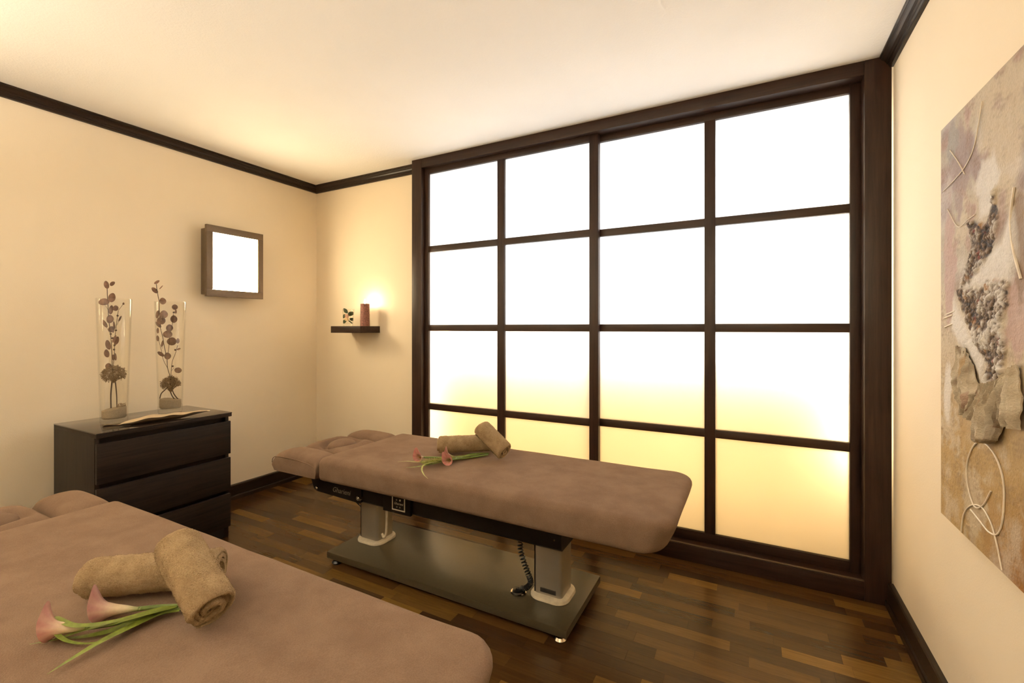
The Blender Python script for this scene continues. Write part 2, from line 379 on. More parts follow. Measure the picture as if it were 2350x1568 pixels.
# ------------------------------------------------------------------ sliding screens
SX0, SX1 = -2.295, .5805
sur = bpy.data.objects.new('trim_5', None); COL.objects.link(sur); sur['kind'] = 'structure'
struct('jamb', MB().box(SX0, -2.203, YW, YB+.12, 0, ZC, .002), 'wenge_z', sur)
struct('jamb', MB().box(.478, SX1, YW, YW+.020, 0, ZC, .002).box(.478, .540, YW+.020, 2.815, 0, ZC), 'wenge_z', sur)
struct('header', MB().box(-2.203, .478, YW+.001, YB+.12, 2.519, ZC, .002), 'wenge_x', sur)
struct('sill', MB().box(-2.203, .478, YW+.001, YB+.12, 0, .090, .003), 'wenge_x', sur)
struct('track_lip', MB().box(-2.203, .478, YW+.006, YW+.016, .090, .096, .001), 'lampmetal', sur)
BZ = [1.905, 1.3076, .712]; ZT, ZB = 2.478, .145
def screen(name, xs, y0, mid):
    # xs: outer stile start/end, mullion start/end, outer stile start/end
    s = bpy.data.objects.new(name, None); COL.objects.link(s); s['kind'] = 'structure'; y1 = y0+.034
    struct('stile', MB().box(xs[0], xs[1], y0, y1, .092, 2.519, .0015), 'wenge_z', s)
    struct('stile', MB().box(xs[4], xs[5], y0, y1, .092, 2.519, .0015), 'wenge_z', s)
    struct('mullion', MB().box(xs[2], xs[3], y0, y1, ZB, ZT, .0015), 'wenge_z', s)
    struct('rail', MB().box(xs[1], xs[4], y0+.0005, y1, ZT, 2.519, .0015), 'wenge_x', s)
    struct('rail', MB().box(xs[1], xs[4], y0+.0005, y1, .092, ZB, .0015), 'wenge_x', s)
    for (a, b) in ((xs[1], xs[2]), (xs[3], xs[4])):
        zs = [ZT]
        for z in BZ:
            struct('glazing_bar', MB().box(a, b, y0+.001, y1, z-.0223, z+.0223, .0015), 'wenge_x', s); zs += [z+.0223, z-.0223]
        zs.append(ZB)
        for i in range(0, 8, 2):
            struct('pane', MB().box(a+.0005, b-.0005, y0+.020, y0+.024, zs[i+1]+.0005, zs[i]-.0005), 'pane', s, smooth=False)
    return s
screen('window_1', (-2.203, -2.167, -1.565, -1.510, -.900, -.842), 2.738, None)
screen('window_2', (-.900, -.848, -.235, -.179, .433, .478), 2.775, None)


# ------------------------------------------------------------------ massage tables (local origin: middle of the base plate, on the floor)
def rrect(L0, L1, W0, W1, rad, nc=7, ns=14):
    """rounded rectangle outline; rad = (r at x0 end, r at x1 end)"""
    out = []
    cs = [(L1-rad[1], W1-rad[1], rad[1], 0), (L0+rad[0], W1-rad[0], rad[0], PI/2), (L0+rad[0], W0+rad[0], rad[0], PI), (L1-rad[1], W0+rad[1], rad[1], 1.5*PI)]
    for i, (cx, cy, r, a0) in enumerate(cs):
        arc = [(cx+r*math.cos(a0+PI/2*k/nc), cy+r*math.sin(a0+PI/2*k/nc)) for k in range(nc+1)]
        out += arc
        nx, ny, nr, na = cs[(i+1) % 4]; q = (nx+nr*math.cos(na), ny+nr*math.sin(na)); p = arc[-1]
        out += [(p[0]+(q[0]-p[0])*k/ns, p[1]+(q[1]-p[1])*k/ns) for k in range(1, ns)]
    return out
def cushion(L0, L1, W0, W1, Z0, Z1, rad, edge, crown=.006, taper=0, wob=.0025, seed=0):
    m = MB(); rings = []; wob0 = wob
    prof = [(edge*.55, Z0), (edge*.12, Z0+edge*.25), (0, Z0+edge*.7)]
    prof += [(0, Z0+(Z1-Z0)*.5), (0, Z1-edge)]
    for k in range(1, 7): a = PI/2*k/6; prof.append((edge*(1-math.cos(a)), Z1-edge+edge*math.sin(a)))
    half = (W1-W0)/2
    for k in range(1, 10): prof.append((edge+(half-edge-.010)*(k/9), Z1+crown*math.sin(PI/2*k/9)))
    for ins, z in prof:
        rr = [max(.002, r-ins) for r in rad]
        ring = []
        for (x, y) in rrect(L0+ins, L1-ins, W0+ins, W1-ins, rr):
            p = Vector((x, y, z)); t = (z-Z0)/(Z1-Z0)
            if taper: p.x -= taper*(1-min(1, t))**1.3*smooth(L1-.30, L1, x)
            wob = wob0*(1-smooth(.6, 1, (ins-edge)/(half-edge))); n3 = noise.noise_vector(Vector((x*5+seed, y*6, z*9)))*wob + noise.noise_vector(Vector((x*17+seed, y*19, z*25)))*wob*.35
            p += Vector((n3.x*.4, n3.y*.8, n3.z*.8)); ring.append(p)
        rings.append(ring)
    m.loops(rings); return m
def headpad(x0, x1, y0, y1, z0, z1, bulge, hole=None, nu=44, nv=36):
    m = MB()
    def top(u, v):
        a, b = -math.cos(PI*u), -math.cos(PI*v)
        a = a*.5+(2*u-1)*.5; b = b*.5+(2*v-1)*.5
        x = (x0+x1)/2+a*(x1-x0)/2; y = (y0+y1)/2+b*(y1-y0)/2
        e = (1-abs(a)**7)*(1-abs(b)**5); e = max(0, e)**.42
        z = z0+(z1-z0)*.40+((z1-z0)*.60)*e+bulge*(1-a*a)*(1-b*b)*.8-bulge*.4
        if hole:
            hx, hy, rx, ry, dep = hole; rho = math.hypot((x-hx)/rx, (y-hy)/ry)
            z -= dep*math.exp(-((rho-1.0)/.22)**2)+dep*.75*(rho < 1)*smooth(1, .6, rho)
        sh = .012*(1-e); n3 = noise.noise(Vector((x*14, y*14, 3)))*.0015
        return Vector((x, y, z+n3))
    m.grid(nu, nv, top)
    # sides down to the underside
    per = [i*nv for i in range(nu)]+[(nu-1)*nv+j for j in range(1, nv)]+[i*nv+nv-1 for i in range(nu-2, -1, -1)]+[j for j in range(nv-2, 0, -1)]
    base = len(m.v); cx, cy = (x0+x1)/2, (y0+y1)/2; n = len(per)
    for k in per: p = m.v[k]; m.v.append(Vector((p.x, p.y, z0+.03)))
    for k in per: p = m.v[k]; m.v.append(Vector((cx+(p.x-cx)*.93, cy+(p.y-cy)*.93, z0)))
    for k in range(n):
        q = (k+1) % n; m.f.append((per[k], per[q], base+q, base+k)); m.f.append((base+k, base+q, base+n+q, base+n+k))
    m.f.append(tuple(base+n+k for k in range(n)))
    return m
BX, BY = -1.373, 1.970
tab = thing('massage_table', 'brown cloth-covered massage table standing along the lit lattice window', 'massage table', (BX, BY, 0), 'massage tables')
def lp(name, mb, mat, parent=None, **kw): return link(name, mb.mesh(name, mat, (0, 0, 0), **kw), parent or tab)
lp('base_plate', MB().box(-.707, .707, -.235, .235, .034, .070, .006), 'base')
for sx in (-1, 1):
    for sy in (-1, 1): lp('foot', MB().lathe([(0, 0), (.024, 0), (.027, .008), (.020, .018), (.012, .020), (.012, .034), (0, .034)], (sx*.665, sy*.200, 0), 16), 'steel' if (sx > 0) else 'rubber')
def column(cx, cy, lab):
    w, d = .068, .066
    col = lp('column', MB().loops([[(x, y, z) for (x, y) in rrect(cx-w, cx+w, cy-d, cy+d, (.016, .016), 4, 2)] for z in (.070, .318)]), 'alu')
    rings = []
    for g2, z in ((.026, .0702), (.026, .076), (.022, .083), (.010, .087), (.001, .089)):
        rings.append([(x, y, z) for (x, y) in rrect(cx-w-g2, cx+w+g2, cy-d-g2, cy+d+g2, (.016+g2*1.6, .016+g2*1.6), 6, 2)])
    lp('collar', MB().loops(rings), 'white_plastic', col)
    if lab:
        lp('name_plate', MB().box(cx-.036, cx+.040, cy-d-.003, cy-d+.001, .100, .119, .0008), 'label', col)
        text('lettering', 'Gharieni', .017, 'letter_dark', col, (cx+.002, cy-d-.0034, .1095), (PI/2, 0, 0), .0003, .25)
    lp('groove', MB().box(cx-w-.0006, cx-w+.004, cy-d+.004, cy-d+.007, .09, .318), 'black', col)
column(-.580, .018, False); column(.553, -.007, True)
beam = lp('frame', MB().loops([[(x, y, z) for (y, z) in ((-.098, .318), (-.108, .328), (-.108, .470), (-.098, .480), (.135, .480), (.145, .470), (.145, .328), (.135, .318))] for x in (-.66, .634)]), 'black', smooth=False)
for z in (.365, .425): lp('screw', MB().lathe([(0, -.002), (.003, -.002), (.004, 0)], (.600, -.108, z), 10, axis=1), 'steel', beam)
lp('rail', MB().box(-.66, 1.02, -.27, .27, .474, .487, .002), 'black')
# head hinge bracket with bolts and lettering
br = lp('hinge_bracket', MB().loops([[(x, y, z) for (x, z) in ((-1.005, .445), (-.965, .360), (-.955, .338), (-.93, .330), (-.575, .318), (-.565, .325), (-.565, .480), (-1.0, .480))] for y in (-.118, -.109)]), 'black', smooth=False)
lp('slot', MB().box(-.90, -.63, -.1185, -.117, .416, .421), 'rubber', br)
for (x, z, r2) in ((-.965, .430, .011), (-.930, .348, .009), (-.612, .425, .011), (-.590, .345, .012)):
    lp('bolt', MB().lathe([(0, -.009), (r2*.6, -.0085), (r2, -.004), (r2, 0), (0, 0)], (x, -.118, z), 14, axis=1), 'steel', br)
lp('pin', MB().lathe([(0, -.030), (.008, -.030), (.009, 0)], (-.560, -.109, .352), 12, axis=1), 'steel', br)
lp('clip', MB().box(-.905, -.885, -.121, -.118, .397, .406, .001).box(-.875, -.868, -.121, -.118, .395, .404, .001).box(-.858, -.852, -.121, -.118, .393, .403, .001), 'steel', br)
text('lettering', 'Gharieni', .042, 'letter', br, (-.725, -.1184, .362), (PI/2, 0, 0), .0004, .3)
lp('knob', MB().lathe([(0, -.016), (.009, -.014), (.010, 0)], (-.80, -.112, .468), 14, axis=1), 'red', br)
# small control panel on the frame
cp = lp('control_panel', MB().box(-.395, -.205, -.126, -.107, .318, .462, .003), 'black')
for bx in ((-.330, -.324, .335, .415), (-.246, -.240, .335, .415)): lp('panel_border', MB().box(bx[0], bx[1], -.1275, -.1255, bx[2], bx[3]), 'letter_white', cp)
for bz in (.335, .409): lp('panel_border', MB().box(-.330, -.240, -.1275, -.1255, bz, bz+.006), 'letter_white', cp)
text('lettering', 'Gharieni', .018, 'letter_white', cp, (-.285, -.1266, .372), (PI/2, 0, 0), .0003, .25)
for (x, z, r2) in ((-.298, .391, .0045), (-.274, .392, .0055)): lp('button', MB().lathe([(0, -.002), (r2, -.002), (r2, 0)], (x, -.126, z), 12, axis=1), 'letter_white' if x > -.29 else 'letter', cp)
for (x, z) in ((-.296, .354), (-.275, .354)): lp('button', MB().lathe([(0, -.0015), (.004, -.0015), (.004, 0)], (x, -.126, z), 12, axis=1), 'letter', cp)
# cable loop on the column, loose black cable, coiled cable with its socket
lp('cable_loop', MB().tube(catmull([(-.470, -.02, .318), (-.468, -.02, .20), (-.474, -.02, .130), (-.492, -.02, .108), (-.506, -.018, .125)], 8), .007, 8), 'white_plastic')
lp('loose_cable', MB().tube(catmull([(-.86, -.02, .330), (-.80, -.03, .300), (-.72, -.03, .285), (-.66, -.02, .245), (-.64, 0, .225)], 8), .004, 6), 'rubber')
pth = catmull([(.395, -.03, .318), (.400, -.045, .26), (.425, -.055, .20), (.452, -.060, .150), (.462, -.062, .118), (.440, -.070, .092), (.412, -.078, .084)], 40)
hel = []; ref = Vector((0, 1, 0))
for i, p in enumerate(pth):
    d = (pth[min(i+1, len(pth)-1)]-pth[max(i-1, 0)]).normalized(); a = (ref-d*ref.dot(d)).normalized(); b = d.cross(a); th = i*2*PI/9
    hel.append(p+(a*math.cos(th)+b*math.sin(th))*.0115)
lp('coiled_cable', MB().tube(hel, .0034, 6), 'rubber')
so = lp('socket', MB().lathe([(0, .070), (.036, .070), (.038, .074), (.034, .077), (.030, .075), (0, .075)], (.408, -.082, 0), 24), 'steel')
lp('plug', MB().lathe([(0, .074), (.029, .074), (.027, .080), (.014, .084), (.012, .092), (0, .093)], (.408, -.082, 0), 20), 'rubber', so)
# upholstery
mat_ = lp('mattress', cushion(-.690, 1.140, -.315, .362, .487, .612, (.035, .105), .036, .005, .05, .0030), 'cover', angle=60)
hx = -1.075
lp('head_cushion', headpad(hx, -.697, -.135, .195, .490, .602, .016, (-.885, .03, .085, .105, .038)), 'cover', angle=70)
lp('side_cushion', headpad(hx+.01, -.697, -.315, -.141, .490, .604, .020), 'cover', angle=70)
lp('side_cushion', headpad(hx+.01, -.697, .201, .362, .490, .604, .020), 'cover', angle=70)
lp('face_plug', MB().ball((-.885, .03, .574), 1, 28, 14, (.072, .094, .040)), 'cover', angle=80)
for sy, yy in ((-1, -.316),):
    pts = [(hx+.010, yy+.002, .535), (hx+.02, yy+.001, .560), (hx+.06, yy, .575), (hx+.18, yy, .578), (hx+.30, yy, .570), (hx+.365, yy+.001, .555)]
    lp('piping', MB().tube(catmull(pts, 6), .0022, 6), 'cover_d')
near = copy_tree(tab); near.location = (BX-.235, BY-1.440, 0); near['label'] = 'brown cloth-covered massage table whose head end is beside the black chest of drawers'

# ------------------------------------------------------------------ rolled towels
TOP = .616
def towel(label, a, b, rad, seed, flat=.93, start=0.0, npile=45000, group='rolled towels'):
    """roll with axis from a to b (world)"""
    a, b = Vector(a), Vector(b); ax = (b-a).normalized(); L = (b-a).length
    up = Vector((0, 0, 1)); side = ax.cross(up).normalized(); up = side.cross(ax).normalized()
    turns, th = 3.4, rad/4.0; n = 190; nz = 46; m = MB(); rn = random.Random(seed)
    base = min(a.z, b.z)
    def rr(t): return th*.55+(rad-th*.95)*(t**.92)
    ph = start-turns*2*PI
    wob = [rn.uniform(-.006, .006) for _ in range(8)]
    outline = []
    for i in range(n):
        t = i/(n-1); outline.append((t, 1))
    for i in range(n-1, -1, -1):
        t = i/(n-1); outline.append((t, -1))
    rings = []
    for j in range(nz+1):
        v = j/nz; ring = []
        e = min(v, 1-v)*L
        for (t, s2) in outline:
            ang = ph+t*turns*2*PI; half = th*.46*min(1, (1-t)*22+.15)
            edge = smooth(0, .008, e); r = rr(t)+s2*half*(.70+.30*edge)
            if t > .72 and s2 > 0: r -= .004*(1-smooth(0, .010, e))
            w3 = noise.noise(Vector((math.cos(ang)*r*40+seed, math.sin(ang)*r*40, v*L*40)))*.0022+noise.noise(Vector((math.cos(ang)*r*180+seed, math.sin(ang)*r*180, v*L*180)))*.0016
            r += w3*(1 if s2 > 0 else .5)
            sg = 0
            ext = (v-.5)*L + (.007*math.sin(t*turns*3.1+seed)*(1-smooth(.75, .95, t)))*(2*abs(v-.5))**8*(1 if v > .5 else -1) + sg
            lo = a+ax*(L/2+ext)
            ring.append(lo+side*(r*math.cos(ang))+up*(r*math.sin(ang)*flat))
        rings.append(ring)
    # strip grid: wall both sides and the two ends (the sheet is closed, ends are bridged face by face)
    N = 2*n; vs = [p for r2 in rings for p in r2]; fs = []
    for j in range(nz):
        for k in range(N): q = (k+1) % N; fs.append((j*N+k, j*N+q, (j+1)*N+q, (j+1)*N+k))
    for j in (0, nz):
        for k in range(n-1): fs.append((j*N+k, j*N+k+1, j*N+N-2-k, j*N+N-1-k))
    m.add(vs, fs)
    lo = min(q.z for q in m.v); org = Vector(((a.x+b.x)/2, (a.y+b.y)/2, lo))
    th_ = thing('rolled_towel', label, 'towel', org, group)
    part('cloth', m, 'towel', th_, angle=75)
    pile = MB(); cen = (a+b)/2
    for _ in range(npile):
        f = fs[rn.randrange(len(fs))]; p0, p1, p2 = vs[f[0]], vs[f[1]], vs[f[3]]; c0 = p0+(p1-p0)*rn.random()+(p2-p0)*rn.random()
        rad_ = c0-a; rad_ -= ax*rad_.dot(ax)
        if rad_.length < rad*.80: continue
        nn = rad_.normalized()+Vector((rn.uniform(-1, 1), rn.uniform(-1, 1), rn.uniform(-1, 1)))*.9
        sd = nn.orthogonal().normalized(); sd = Matrix.Rotation(rn.uniform(0, 6.28), 3, nn) @ sd
        q = c0+nn.normalized()*rn.uniform(.0008, .0019); pile.add([c0-sd*.0007, c0+sd*.0007, q+sd*.0005, q-sd*.0005], [(0, 1, 2, 3)])
    o = part('pile', pile, 'towel', th_, smooth=False); o['kind'] = 'stuff'
    return th_
RN = .054
n1a, n1b = onz(196, 1330, TOP+RN), onz(506, 1303, TOP+RN)
towel('rolled tan towel lying flat on the table beside the chest of drawers', n1a, n1b, RN, 3, .97, R(-100))
n2b = onz(486, 1398, TOP+RN*1.02); n2a = onz(402, 1250, TOP+.146)
towel('rolled tan towel leaning on another roll, on the table beside the chest of drawers', n2a, n2b, RN+.002, 5, .95, R(-60))
RF = .054
f1a, f1b = onz(1006, 1022, TOP+RF), onz(1134, 1017, TOP+RF)
towel('rolled tan towel lying flat on the table by the lit window', f1a, f1b, RF, 9, .94, R(-100))
f2b = onz(1158, 1037, TOP+RF); f2a = onz(1104, 982, TOP+.157)
towel('rolled tan towel leaning on another roll, on the table by the lit window', f2a, f2b, RF+.001, 13, .95, R(-60))

# ------------------------------------------------------------------ callas and grass
def calla(label, path, mouth_r, tip_up, group, mouth_col=(.46, .13, .13), seed=0, length=.085, face=None):
    """path: world points from the cut end of the stem to the middle of the mouth"""
    path = [Vector(p) for p in path]; tgt = path[-1]; d = (path[-1]-path[-2]).normalized()
    if face is not None: d = (d*face[0]+(EY-tgt).normalized()*face[1]+Vector((0, 0, face[2]))).normalized()
    neck = tgt-d*length
    th = thing('calla_lily', label, 'flower', path[0]+Vector((0, 0, -.004)), group)
    sp = [p for p in path if (p-tgt).length > length*1.05]+[neck+d*.006]
    cs = catmull(sp, 8); part('stem', MB().tube(cs, [.0042+.0012*(k/len(cs)) for k in range(len(cs))], 8), 'callastem', th)
    up = Vector(tip_up); up = (up-d*up.dot(d)).normalized(); sd = d.cross(up)
    m = MB(); cols = []; nu, nv = 22, 34
    for i in range(nu):
        u = i/(nu-1)
        for j in range(nv):
            v = j/(nv-1); a = (v-.5)*2*PI*1.06
            r = .0045+(mouth_r*.45-.0045)*smooth(0, .75, u)+mouth_r*.55*max(0, (u-.45)/.55)**2.2
            f = (1+math.cos(a))/2                    # 1 at the tip side
            r *= 1-.10*abs(v-.5)*(u > .3)
            ln = length*(u*(.80+.30*f*u))
            flare = mouth_r*.42*max(0, (u-.72)/.28)**2*(.4+.6*f)
            tipc = mouth_r*.85*max(0, (u-.75)/.25)**2*f**12
            p = neck+d*(ln-flare*.25)+up*((r+flare+tipc)*math.cos(a))+sd*((r+flare*.8)*math.sin(a))
            p += noise.noise_vector(p*60+Vector((seed, 0, 0)))*.0008
            m.v.append(p)
            g1 = smooth(.02, .45, u); g2 = smooth(.40, .98, u)
            vein = .5+.5*math.sin(v*58); base = Vector((.22, .25, .07)).lerp(Vector((.62, .50, .32)), g1).lerp(Vector(mouth_col), g2*(.72+.22*vein))
            cols.append((base.x, base.y, base.z, 1))
    for i in range(nu-1):
        for j in range(nv-1): m.f.append((i*nv+j, (i+1)*nv+j, (i+1)*nv+j+1, i*nv+j+1))
    m.c = cols; s = part('spathe', m, 'calla', th, angle=80)
    part('spadix', MB().tube([neck+d*length*.2, neck+d*length*.5, neck+d*length*.72], [.003, .0035, .002], 8), 'spadix', th)
    return th
def blade(label, pts, wid, group, mat='grassblade', name='grass_blade', fold=.25):
    pts = [Vector(p) for p in pts]; cs = catmull(pts, 8); m = MB(); N = len(cs); vs = []
    for i, p in enumerate(cs):
        t = i/(N-1); d = (cs[min(i+1, N-1)]-cs[max(i-1, 0)]).normalized(); s = d.cross(Vector((0, 0, 1)))
        s = s.normalized() if s.length > 1e-3 else Vector((1, 0, 0)); w2 = wid*1.35*(min(1, t*6+.35))*(1-t**2.2)*.5+.0004; nrm = s.cross(d)
        vs += [p-s*w2+nrm*w2*fold, p-nrm*.0003, p+s*w2+nrm*w2*fold, p+nrm*.0006]
    fs = []
    for i in range(N-1):
        for k in range(4): a = i*4+k; b = i*4+(k+1) % 4; fs.append((a, b, b+4, a+4))
    fs += [(3, 2, 1, 0), tuple(range((N-1)*4, N*4))]
    m.add(vs, fs); org = pts[0].copy()
    return single(name, m, mat, label, 'grass', org, group, angle=50)
T0 = TOP+.004
Z = lambda x, y, dz=0: onz(x, y, T0+dz)
GN = 'flowers and blades under the towels beside the chest of drawers'
calla('pale pink calla lily, mouth turned to a flat towel roll, beside the chest of drawers', [Z(418, 1390, .010), Z(370, 1392, .008), Z(310, 1398, .014), Z(262, 1399, .022), Z(214, 1400, .028)], .026, (0.1, .1, 1), GN, (.40, .165, .165), 1, .095)
calla('pale pink calla lily reaching beyond the flat towel roll, beside the chest of drawers', [Z(414, 1398, .008), Z(350, 1412, .008), Z(270, 1430, .010), Z(180, 1442, .020), Z(98, 1442, .030)], .024, (-.1, .2, 1), GN, (.44, .18, .16), 2, .085)
blade('long green blade curling back to the calla mouth beside the chest of drawers', [Z(400, 1396, .008), Z(330, 1412, .016), Z(240, 1432, .028), Z(170, 1437, .032), Z(124, 1420, .035), Z(128, 1452, .02), Z(160, 1474, .008), Z(220, 1475, .004), Z(300, 1445, .004)], .011, GN)
blade('long green blade with its thin tip pointing off the flowers beside the chest', [Z(412, 1402, .008), Z(370, 1408, .010), Z(300, 1440, .012), Z(230, 1475, .012), Z(165, 1513, .008), Z(108, 1548, .002)], .017, GN)
blade('broad green blade lying along the calla stems beside the chest of drawers', [Z(405, 1393, .014), Z(350, 1406, .020), Z(270, 1428, .024), Z(190, 1448, .016), Z(130, 1468, .006), Z(68, 1479, .001)], .016, GN)
blade('broad green blade folded under the calla stems beside the chest of drawers', [Z(395, 1400, .004), Z(330, 1420, .006), Z(260, 1448, .005), Z(195, 1462, .003), Z(140, 1466, .002)], .020, GN)
GF = 'flowers and blades under the towels by the lit window'
calla('rose calla lily half hidden against the flat towel roll by the window', [Z(1122, 1041, .006), Z(1080, 1043, .010), Z(1050, 1047, .012), Z(1022, 1045, .026)], .021, (-.4, .2, 1), GF, (.24, .055, .055), 3, .085, (1, -.1, .25))
calla('rose calla lily with its round mouth open to the room, by the window', [Z(1120, 1044, .006), Z(1080, 1050, .006), Z(1045, 1057, .012), Z(1026, 1058, .022)], .022, (-.5, -.3, 1), GF, (.42, .12, .13), 4, .062, (.6, .75, -.1))
calla('rose calla lily lying farthest from the towels by the window', [Z(1100, 1044, .004), Z(1030, 1050, .006), Z(985, 1050, .014), Z(956, 1050, .028)], .022, (-.2, .1, 1), GF, (.42, .12, .13), 6, .070, (.85, .55, 0))
blade('thin dry blade reaching past the calla mouth by the window', [Z(1020, 1056, .004), Z(980, 1060, .012), Z(955, 1061, .014), Z(935, 1059, .008), Z(913, 1060, .002)], .010, GF, 'grassdry')
blade('green blade pointing along the table edge by the window', [Z(1040, 1056, .004), Z(1000, 1064, .012), Z(970, 1070, .010), Z(945, 1073, .005), Z(930, 1073, .002)], .014, GF)
blade('thin blade curling over the table edge by the window', [Z(1030, 1056, .006), Z(990, 1062, .020), Z(973, 1068, .018), Z(968, 1078, .010), Z(973, 1090, .005), Z(982, 1099, .003)], .007, GF, 'grassdry')
blade('broad green blade lying between the callas by the window', [Z(1100, 1044, .008), Z(1040, 1052, .014), Z(1000, 1060, .014), Z(970, 1068, .006)], .018, GF)
# feathery grass head
rg = random.Random(4)
fg = thing('feathery_grass', 'feathery green grass head lying among the callas by the window', 'grass', Z(1060, 1052, 0), GF)
c0, c1 = Z(1060, 1052, .006), Z(972, 1066, .016)
part('stalk', MB().tube([c0, (c0+c1)/2+Vector((0, 0, .006)), c1], .0016, 6), 'grassblade', fg)
hb = MB()
for i in range(520):
    t = rg.random(); p = c0.lerp(c1, .15+.85*t); d = (c1-c0).normalized()
    a = rg.uniform(0, 2*PI); sd = Vector((-d.y, d.x, 0)); o = (d*rg.uniform(.5, 1.2)+sd*math.cos(a)*.9+Vector((0, 0, abs(math.sin(a))*.8)))*rg.uniform(.012, .026)
    p = p+Vector((0, 0, .004)); e = p+o; n3 = o.orthogonal().normalized()*.0006; hb.add([p+n3, p-n3, e], [(0, 1, 2)])
    hb.ball(e, .0014, 4, 3)
o = part('bristle', hb, 'grassdry', fg, smooth=False); o['kind'] = 'stuff'

# ------------------------------------------------------------------ chest of drawers
DX0, DX1, DY0, DY1 = -3.390, -2.874, 1.021, 1.684
ch = thing('chest_of_drawers', 'black-brown wooden chest of three drawers under a dark glass top', 'dresser', ((DX0+DX1)/2, (DY0+DY1)/2, 0))
XF = DX1-.024
bd = part('body', MB().box(DX0, XF, DY0, DY0+.019, .002, .755, .001).box(DX0, XF, DY1-.026, DY1-.007, .002, .755, .001).box(DX0, DX0+.006, DY0+.019, DY1-.026, .05, .755), 'dresser_z', ch)
part('top_panel', MB().box(DX0, DX1-.002, DY0, DY1, .755, .7755, .0012), 'dresser_y', ch)
part('glass_top', MB().box(DX0, DX1, DY0-.001, DY1+.001, .776, .781, .0008), 'topglass', ch)
for (z0, z1) in ((.524, .727), (.298, .500), (.071, .274)):
    dw = part('drawer', MB().box(XF+.002, DX1-.003, DY0+.002, DY1-.006, z0, z1, .0012), 'dresser_y', ch)
    part('drawer_rail', MB().box(XF-.045, XF-.030, DY0+.020, DY1-.027, z1-.05, z1+.026), 'dresser_y', dw)
part('plinth', MB().box(XF-.03, XF-.012, DY0+.019, DY1-.026, .002, .070), 'plinth', ch)

# ------------------------------------------------------------------ glass vases with dried plants
DT = .781
def vase(cx, cy, label, h, r0, r1):
    th = 0.004
    m = MB().lathe([(0, DT+.0005), (r0-.004, DT+.0005), (r0, DT+.006), (r0+(r1-r0)*.5, DT+h*.5), (r1, DT+h-.002), (r1-th*.5, DT+h), (r1-th, DT+h-.002), (r0+(r1-r0)*.5-th, DT+h*.5), (r0-th, DT+.030), (r0-.012, DT+.024), (0, DT+.024)], (cx, cy, 0), 56)
    return single('glass_vase', m, 'glass', label, 'vase', (cx, cy, DT+.0005), 'tall glass vases', angle=50)
V1 = tuple(onz(262, 970, DT))[:2]; V2 = tuple(onz(391, 946, DT))[:2]
D1 = pix((V1[0], V1[1], 1))[2]; D2 = pix((V2[0], V2[1], 1))[2]
vase(V1[0], V1[1], 'tall clear glass vase beside the tail of the metal dish, sand disc raised', .690, .0595, .0780)
vase(V2[0], V2[1], 'tall clear glass vase near the wall, standing behind the metal dish', .690, .0625, .0810)
def onv(x, y, V, off=0):
    d = ray(x, y); k = math.hypot(*V)+off; t = k/((d.x*V[0]+d.y*V[1])/math.hypot(*V)); return EY+d*t
def vlat(V): n = Vector((V[0], V[1], 0)).normalized(); return Vector((n.y, -n.x, 0)), n, n.dot(FW)
def plug(label, V, depth, x0, x1, yt0, yt1, yb):
    """sand disc filling the vase: top is slanted"""
    rings = []; n = 40; cx, cy = V; r = (x1-x0)/2/FPX*depth*vlat(V)[2]*.965; LA, NA = vlat(V)[:2]
    zt0 = ond(x0, yt0, depth).z; zt1 = ond(x1, yt1, depth).z; zb = ond(x0, yb, depth).z
    for k in range(6):
        rr = r*(.90 if k == 0 else (.985 if k == 1 else (1.0 if k < 4 else (.99 if k == 4 else .90)))); ring = []
        for i in range(n):
            a = 2*PI*i/n; p = LA*(math.cos(a)*rr)+NA*(math.sin(a)*rr); t = .5+.5*math.cos(a)*rr/r
            zt = zt0+(zt1-zt0)*t; f = (0, .10, .4, .85, .97, 1)[k]
            ring.append(Vector((cx, cy, 0))+p+Vector((0, 0, zb+(zt-zb)*f+noise.noise(Vector((i*.4, k*.7, cx)))*.002)))
        rings.append(ring)
    return single('sand_disc', MB().loops(rings), 'sand', label, 'sand disc', (cx, cy, zb), 'sand discs in the vases')
def cr(ox, oy, s): return lambda x, y: (ox+x/s, oy+y/s)
q1 = cr(200, 800, 7.84); q0 = cr(200, 620, 7.84)
plug('grey sand disc in the vase beside the dish tail, slanted top', V1, D1, *[q1(x, 0)[0] for x in (238, 708)], q1(0, 1105)[1], q1(0, 1050)[1], q1(0, 1245)[1])
q2 = cr(330, 620, 8.708); q3 = cr(330, 780, 8.708)
plug('grey sand disc in the vase near the wall', V2, D2, *[q3(x, 0)[0] for x in (312, 772)], q3(0, 1165)[1], q3(0, 1200)[1], q3(0, 1358)[1])
